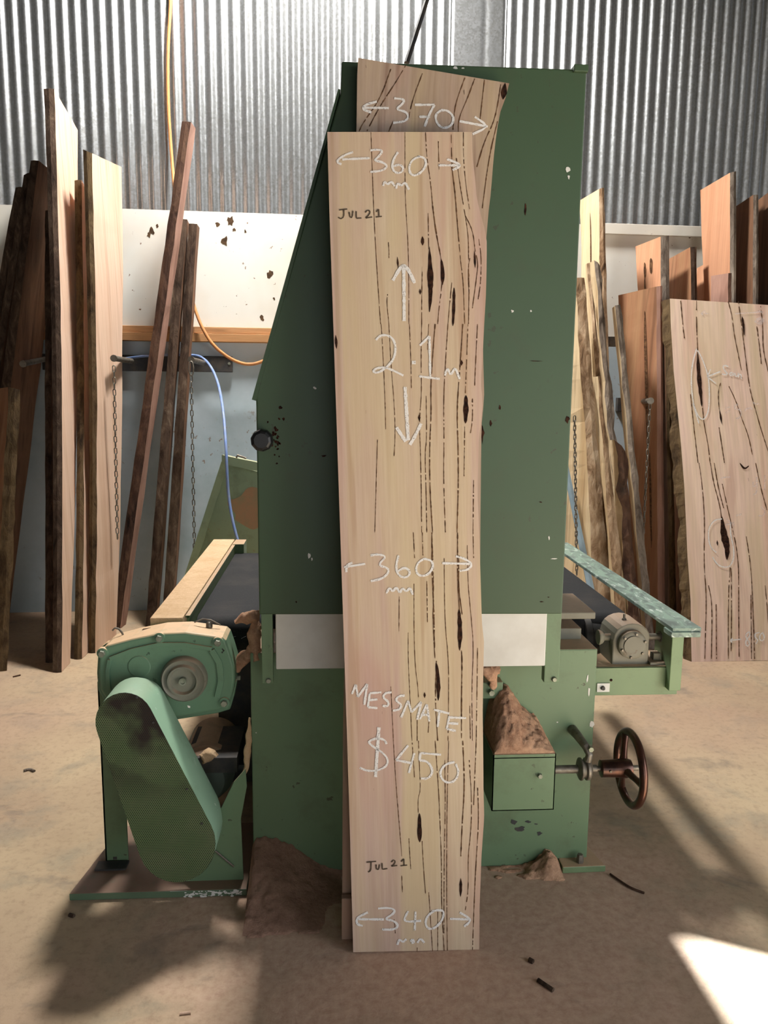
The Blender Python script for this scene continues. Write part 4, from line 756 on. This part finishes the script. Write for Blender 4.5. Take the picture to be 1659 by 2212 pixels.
heap('sawdust_heap', 'pointed reddish sawdust heap on the small green box right of the slab', bx[0] + .004, bx[1] - .004, YX + .004, 2.297, zbox + .0125, lambda u_, v_: pl_(prof_, u_) * min(1, .12 + 1.15 * v_ ** .75), M['dust'], 40, 34, .010, 1)
xa, xb = P(544, 1810, 2.29).x, P(790, 1870, 2.29).x
prof2 = [(0, .09), (.03, .125), (.1, .135), (.2, .13), (.34, .10), (.46, .062), (.58, .03), (.72, .012), (1, .003)]
heap('sawdust_heap', 'brown sawdust drift banked against the left foot of the sander base', xa, xb, 1.93, 2.298, .001, lambda u_, v_: pl_(prof2, u_) * max(0, v_ - .10 * u_ - .03 - .05 * math.sin(u_ * 9)) ** 1.7 * 1.1 - .003 - .005 * noise.noise(Vector((u_ * 6, v_ * 6, 5.2))), M['dust_pink'], 50, 40, .007, 2)
xa, xb = P(1048, 1870, 2.29).x, P(1210, 1870, 2.29).x
prof3 = [(0, .004), (.5, .008), (.68, .03), (.8, .062), (.9, .055), (1, .0)]
heap('sawdust_heap', 'low sawdust heap at the right foot of the sander base', xa, xb, 2.21, 2.298, .001, lambda u_, v_: pl_(prof3, u_) * math.sin(min(1, v_ * 1.1) * math.pi * .55) - .004 - .007 * noise.noise(Vector((u_ * 7, v_ * 4, 2.2))), M['dust'], 44, 20, .010, 3)
def clump(name, label, paths, mat, amp=.01, Y=None):
    m = MB()
    for path, rr in paths:
        p = [P(x, y, Yq) for x, y, Yq in path]; D = []; Rr = []
        for k in range(len(p) - 1):
            for i in range(7): D.append(p[k].lerp(p[k + 1], i / 7)); Rr.append(rr[k] + (rr[k + 1] - rr[k]) * i / 7)
        D.append(p[-1]); Rr.append(rr[-1]); st0 = len(m.v); m.tube(D, Rr, 14)
        for v_ in m.v[st0:]:
            d = Vector((noise.noise(v_ * 42), noise.noise(v_ * 42 + Vector((9, 3, 1))), noise.noise(v_ * 42 + Vector((2, 7, 5))))); v_ += d * amp
    o = m.build(name, mat, smooth=80, loc=m.v[0]); return tag(o, label, 'sawdust clump')
clump('sawdust_clump', 'forked sawdust crust clinging between the gearbox and the sander base', [([(560, 1318, 2.36), (548, 1368, 2.33), (556, 1425, 2.31)], [.006, .022, .014]), ([(508, 1343, 2.36), (530, 1338, 2.36), (556, 1328, 2.34)], [.008, .015, .016]), ([(508, 1448, 2.34), (522, 1428, 2.34), (546, 1400, 2.32)], [.014, .019, .012])], M['dust'], .011)
clump('sawdust_clump', 'narrow sawdust streak stuck to the left edge of the sander base', [([(541, 1552, 2.31), (537, 1600, 2.3), (532, 1650, 2.3), (526, 1682, 2.3)], [.003, .009, .009, .004])], M['dust_pale'], .006)
clump('sawdust_clump', 'reddish sawdust lump under the white guard beside the slab', [([(1040, 1446, 2.235), (1060, 1450, 2.235), (1078, 1446, 2.235)], [.012, .02, .012]), ([(1058, 1450, 2.235), (1066, 1468, 2.24), (1066, 1484, 2.245)], [.018, .014, .008])], M['dust'], .012)
clump('sawdust_clump', 'pale sawdust lump on the motor behind the belt guard', [([(436, 1640, 2.36), (450, 1630, 2.37), (470, 1636, 2.38)], [.014, .022, .01])], M['dust_pale'], .008)

q = P(738, 2013, 1.98); m = MB(); m.box((q.x, 1.981, .001), (q.x + .075, 2.0015, .125)); tag(m.build('timber_offcut', [M['slab2']], bevel=.002, loc=(q.x + .03, 1.99, 0)), 'short brown timber block on the floor poking out behind the $450 slab', 'offcut')

# ------------------------------------------------------------------ behind: green cover, hoses, racks, chains
YV = 4.6
gc = thing('metal_cover', 'pale green sheet-metal cover with rusty patch behind the left conveyor rail', 'machine cover', P(490, 1300, YV) * 1)
gc.location.z = 0
pts = [(490, 1000), (570, 1022), (600, 1024), (600, 1330), (395, 1330)]
q = [P(x, y, YV) for x, y in pts]; q = [Vector((p.x, YV, max(0, p.z) if k < 3 else 0)) for k, p in enumerate(q)]
q[4].x = q[0].x - (q[0].z) * .34; q[3].x = q[2].x
m = MB(); m.prism(q, (0, .3, 0)); body = m.build('cover_body', M['pale_green'], gc, bevel=.004)
m = MB(); a, b = q[0], q[4]; nn = Vector((-(b - a).z, 0, (b - a).x)).normalized(); nn = nn if nn.x < 0 else -nn
m.prism([a + nn * .03, a - nn * .012, b - nn * .012, b + nn * .03], (0, -.02, 0)); m.build('edge_strip', M['pale_green'], gc)
m = MB(); a, b = q[0] + Vector((-.02, 0, .0)), q[1]; m.prism([a + Vector((0, 0, -.0)), a + Vector((0, 0, .05)), q[2] + Vector((0, 0, .05)), q[2]], (0, -.06, 0)); m.build('top_lip', M['pale_green'], gc)
m = MB(); m.tube([P(511, 988, YV - .075), P(513, 983, YV - .085), P(532, 990, YV - .09)], .006, 8); m.build('latch_pin', M['steel'], gc)
m = MB(); c2 = P(546, 1098, YV - .002); m.poly([c2 + Vector((math.cos(t_) * .13 * (1 + .18 * math.sin(5 * t_)), 0, math.sin(t_) * .11 * (1 + .15 * math.cos(4 * t_)))) for t_ in [2 * math.pi * i / 40 for i in range(40)]]); M['rust_patch'] = plain('rust_patch', (176, 142, 112), .9, 0, .1, .5, 18, (156, 144, 114)); m.build('rust_patch', M['rust_patch'], gc, recalc=False)

def smooth_path(pts, it=3):
    P_ = [Vector(p) for p in pts]
    for _ in range(it):
        Q = [P_[0]]
        for a, b in zip(P_, P_[1:]): Q += [a.lerp(b, .25), a.lerp(b, .75)]
        P_ = Q + [P_[-1]]
    return P_
m = MB(); m.tube(smooth_path([Pw(370, -60, .03), Pw(368, 20, .03), Pw(362, 110, .03), Pw(363, 230, .03), Pw(370, 330, .04), Pw(376, 400, .1), Pw(384, 470, .19), Pw(396, 580, .21), Pw(414, 645, .22), Pw(432, 700, .26), Pw(458, 745, .27), Pw(500, 778, .26), Pw(540, 790, .25), Pw(580, 776, .25), Pw(640, 740, .22)]), .011, 10)
tag(m.build('air_hose', M['orange_hose'], smooth=60, loc=Pw(500, 778, .2)), 'orange hose dropping down the corrugated wall and looping behind the sander', 'hose')
m = MB(); m.tube(smooth_path([P(262, 776, 5.27), P(300, 770, 5.27), P(350, 767, 5.27), P(405, 766, 5.28), P(440, 770, 5.24), P(468, 812, 5.05), P(482, 880, 4.68), P(488, 960, 4.5), P(490, 1010, 4.47), P(493, 1070, 4.46), P(503, 1130, 4.42), P(520, 1190, 4.38), P(530, 1260, 4.36)]), .0085, 10)
tag(m.build('blue_hose', M['blue_hose'], smooth=60, loc=P(488, 980, 4.7)), 'thin blue hose hanging over the rack in front of the green cover', 'hose')
m = MB(); m.tube([P(878, 137, 2.6), P(922, 0, 2.75), P(948, -80, 2.85)], .008, 10)
tag(m.build('stay_rod', M['dark_steel'], loc=P(878, 137, 2.6)), 'thin dark rod slanting up from the sander top to the roof', 'rod')

def rack(label, bar, arms):
    r = thing('timber_rack', label, 'rack', wall_pt(0, 0, .2))
    r.location = Pw((bar[0] + bar[2]) / 2, bar[1], .16); m = MB()
    a, b = Pw(bar[0], bar[1], .19), Pw(bar[2], bar[3], .19); zt_ = (a.z + Pw(bar[2], bar[1], .19).z) / 2; zb_ = b.z
    m.prism([Vector((a.x, a.y, zt_)), Vector((b.x, b.y, zt_)), Vector((b.x, b.y, zb_)), Vector((a.x, a.y, zb_))], -WN * .039); m.build('mounting_bar', M['dark_steel'], r, bevel=.002)
    m = MB(); q = Pw(bar[2] - 7, (bar[1] + bar[3]) / 2, .19); m.lathe(q + WN * .004, -WN, [(0, .008), (.004, .01)], 8); m.build('bolt', M['bolt'], r)
    for (x0, y0, Y0), (x1, y1, Y1) in arms:
        m = MB(); m.tube([P(x0, y0, Y0), P(x1, y1, Y1)], [.017, .017], 14); m.lathe(P(x1, y1, Y1), P(x1, y1, Y1) - P(x0, y0, Y0), [(-.01, .02), (.006, .02)], 14); m.build('arm', M['steel'], r, smooth=40)
    return r
rack('dark steel rack bar with rod arms holding the left boards', (90, 767, 502, 804), [((97, 776, 5.2), (50, 786, 4.75)), ((284, 780, 5.2), (246, 774, 4.75)), ((440, 784, 5.2), (413, 777, 4.85))])
rack('dark steel rack arm between the tan board and stick bundle', (1335, 860, 1500, 890), [((1366, 868, 5.3), (1405, 866, 4.56))])

lk = None
def chain(label, top, bot, Y, pitch=.034, group=None, Yb=None):
    global lk
    a = P(*top, Y); b = P(*bot, Yb or Y); c = thing('chain', label, 'chain', a); n = int((b - a).length / pitch); d = (b - a).normalized()
    if lk is None:
        m = MB(); h, w_ = .0165, .0075
        path = [(w_ * math.cos(q), 0, (h * .6 if math.sin(q) > 0 else -h * .6) + h * .5 * math.sin(q)) for q in [2 * math.pi * i / 12 for i in range(13)]]
        m.tube(path, .0032, 6, cap=False); lk = m.build('chain_link', M['steel'], c, loc=None, smooth=60); lk.data.transform(Matrix.Translation(c.location)); proto = lk
    for k in range(n):
        o = lk if (k == 0 and lk.parent is c) else lk.copy()
        if o is not lk: C.objects.link(o); o.parent = c
        o.location = d * pitch * (k + .5); o.rotation_euler = (0, 0, (math.pi / 2 if k % 2 else .25)); 
    return c
chain('steel chain hanging over the pale split-end board', (246, 790), (254, 1175), 4.72)
ch = chain('steel chain hanging in the gap left of the blue hose', (413, 812), (421, 1232), 4.84)
m = MB(); q = P(413, 796, 4.84); m.tube([q + Vector((.014 * math.cos(t_), 0, .042 * math.sin(t_))) for t_ in [2 * math.pi * i / 16 for i in range(17)]], .004, 6, cap=False); m.build('snap_hook', M['steel'], ch, smooth=60)
chain('steel chain hanging from the right rack arm', (1404, 872), (1389, 1165), 4.58, Yb=4.58)
chain('small chain against the sander\'s right edge on the pale slab', (1241, 900), (1246, 1245), 4.5, .026)

# ------------------------------------------------------------------ litter on the floor
def litter(name, label, cat, pts, r, mat, flat=None):
    m = MB(); q = [Pz(x, y, .004) for x, y in pts]; m.tube(smooth_path(q, 2), r, 8); return tag(m.build(name, mat, smooth=60, loc=q[0]), label, cat)
litter('twig', 'thin bent twig on the floor at the sander\'s right foot', 'twig', [(1318, 1888), (1338, 1902), (1362, 1918), (1392, 1929)], .0035, M['red_bark'])
litter('wood_chip', 'dark splinter on the floor in front of the slab, lower right', 'wood chip', [(1162, 2117), (1178, 2128), (1195, 2139)], [.003, .007, .008, .008, .007, .007, .006, .006, .005, .002][:10] if False else .006, M['dark_bark'])
litter('wood_chip', 'small dark chip on the floor between the slab and the splinter', 'wood chip', [(1143, 2073), (1152, 2078)], .007, M['dark_bark'])
litter('wood_chip', 'curled chip on the bare floor left of the gearbox', 'wood chip', [(52, 1665), (64, 1661), (74, 1666)], .006, M['grey_bark'])
litter('wood_chip', 'flat splinter on the floor in front of the tallest board', 'wood chip', [(28, 1462), (44, 1458)], .004, M['red_bark'])
litter('wood_chip', 'pale shaving on the floor below the floor plate', 'wood chip', [(388, 2189), (412, 2186)], .003, M['pale'])
litter('wood_chip', 'dark chip just in front of the floor plate corner', 'wood chip', [(150, 1976), (160, 1979)], .006, M['dark_bark'])

# ------------------------------------------------------------------ families of repeated things
for o in C.objects:
    if o.parent is None:
        k = o.name.split('.')[0]
        g = {'chain': 'steel chains hanging by the leaning boards', 'wood_chip': 'wood chips lying on the floor', 'sawdust_heap': 'sawdust heaps around the sander base', 'sawdust_clump': 'sawdust clumps clinging to the machine', 'timber_slab': 'chalked live-edge timber slabs', 'timber_rack': 'steel racks on the back wall'}.get(k)
        if g: o['group'] = g
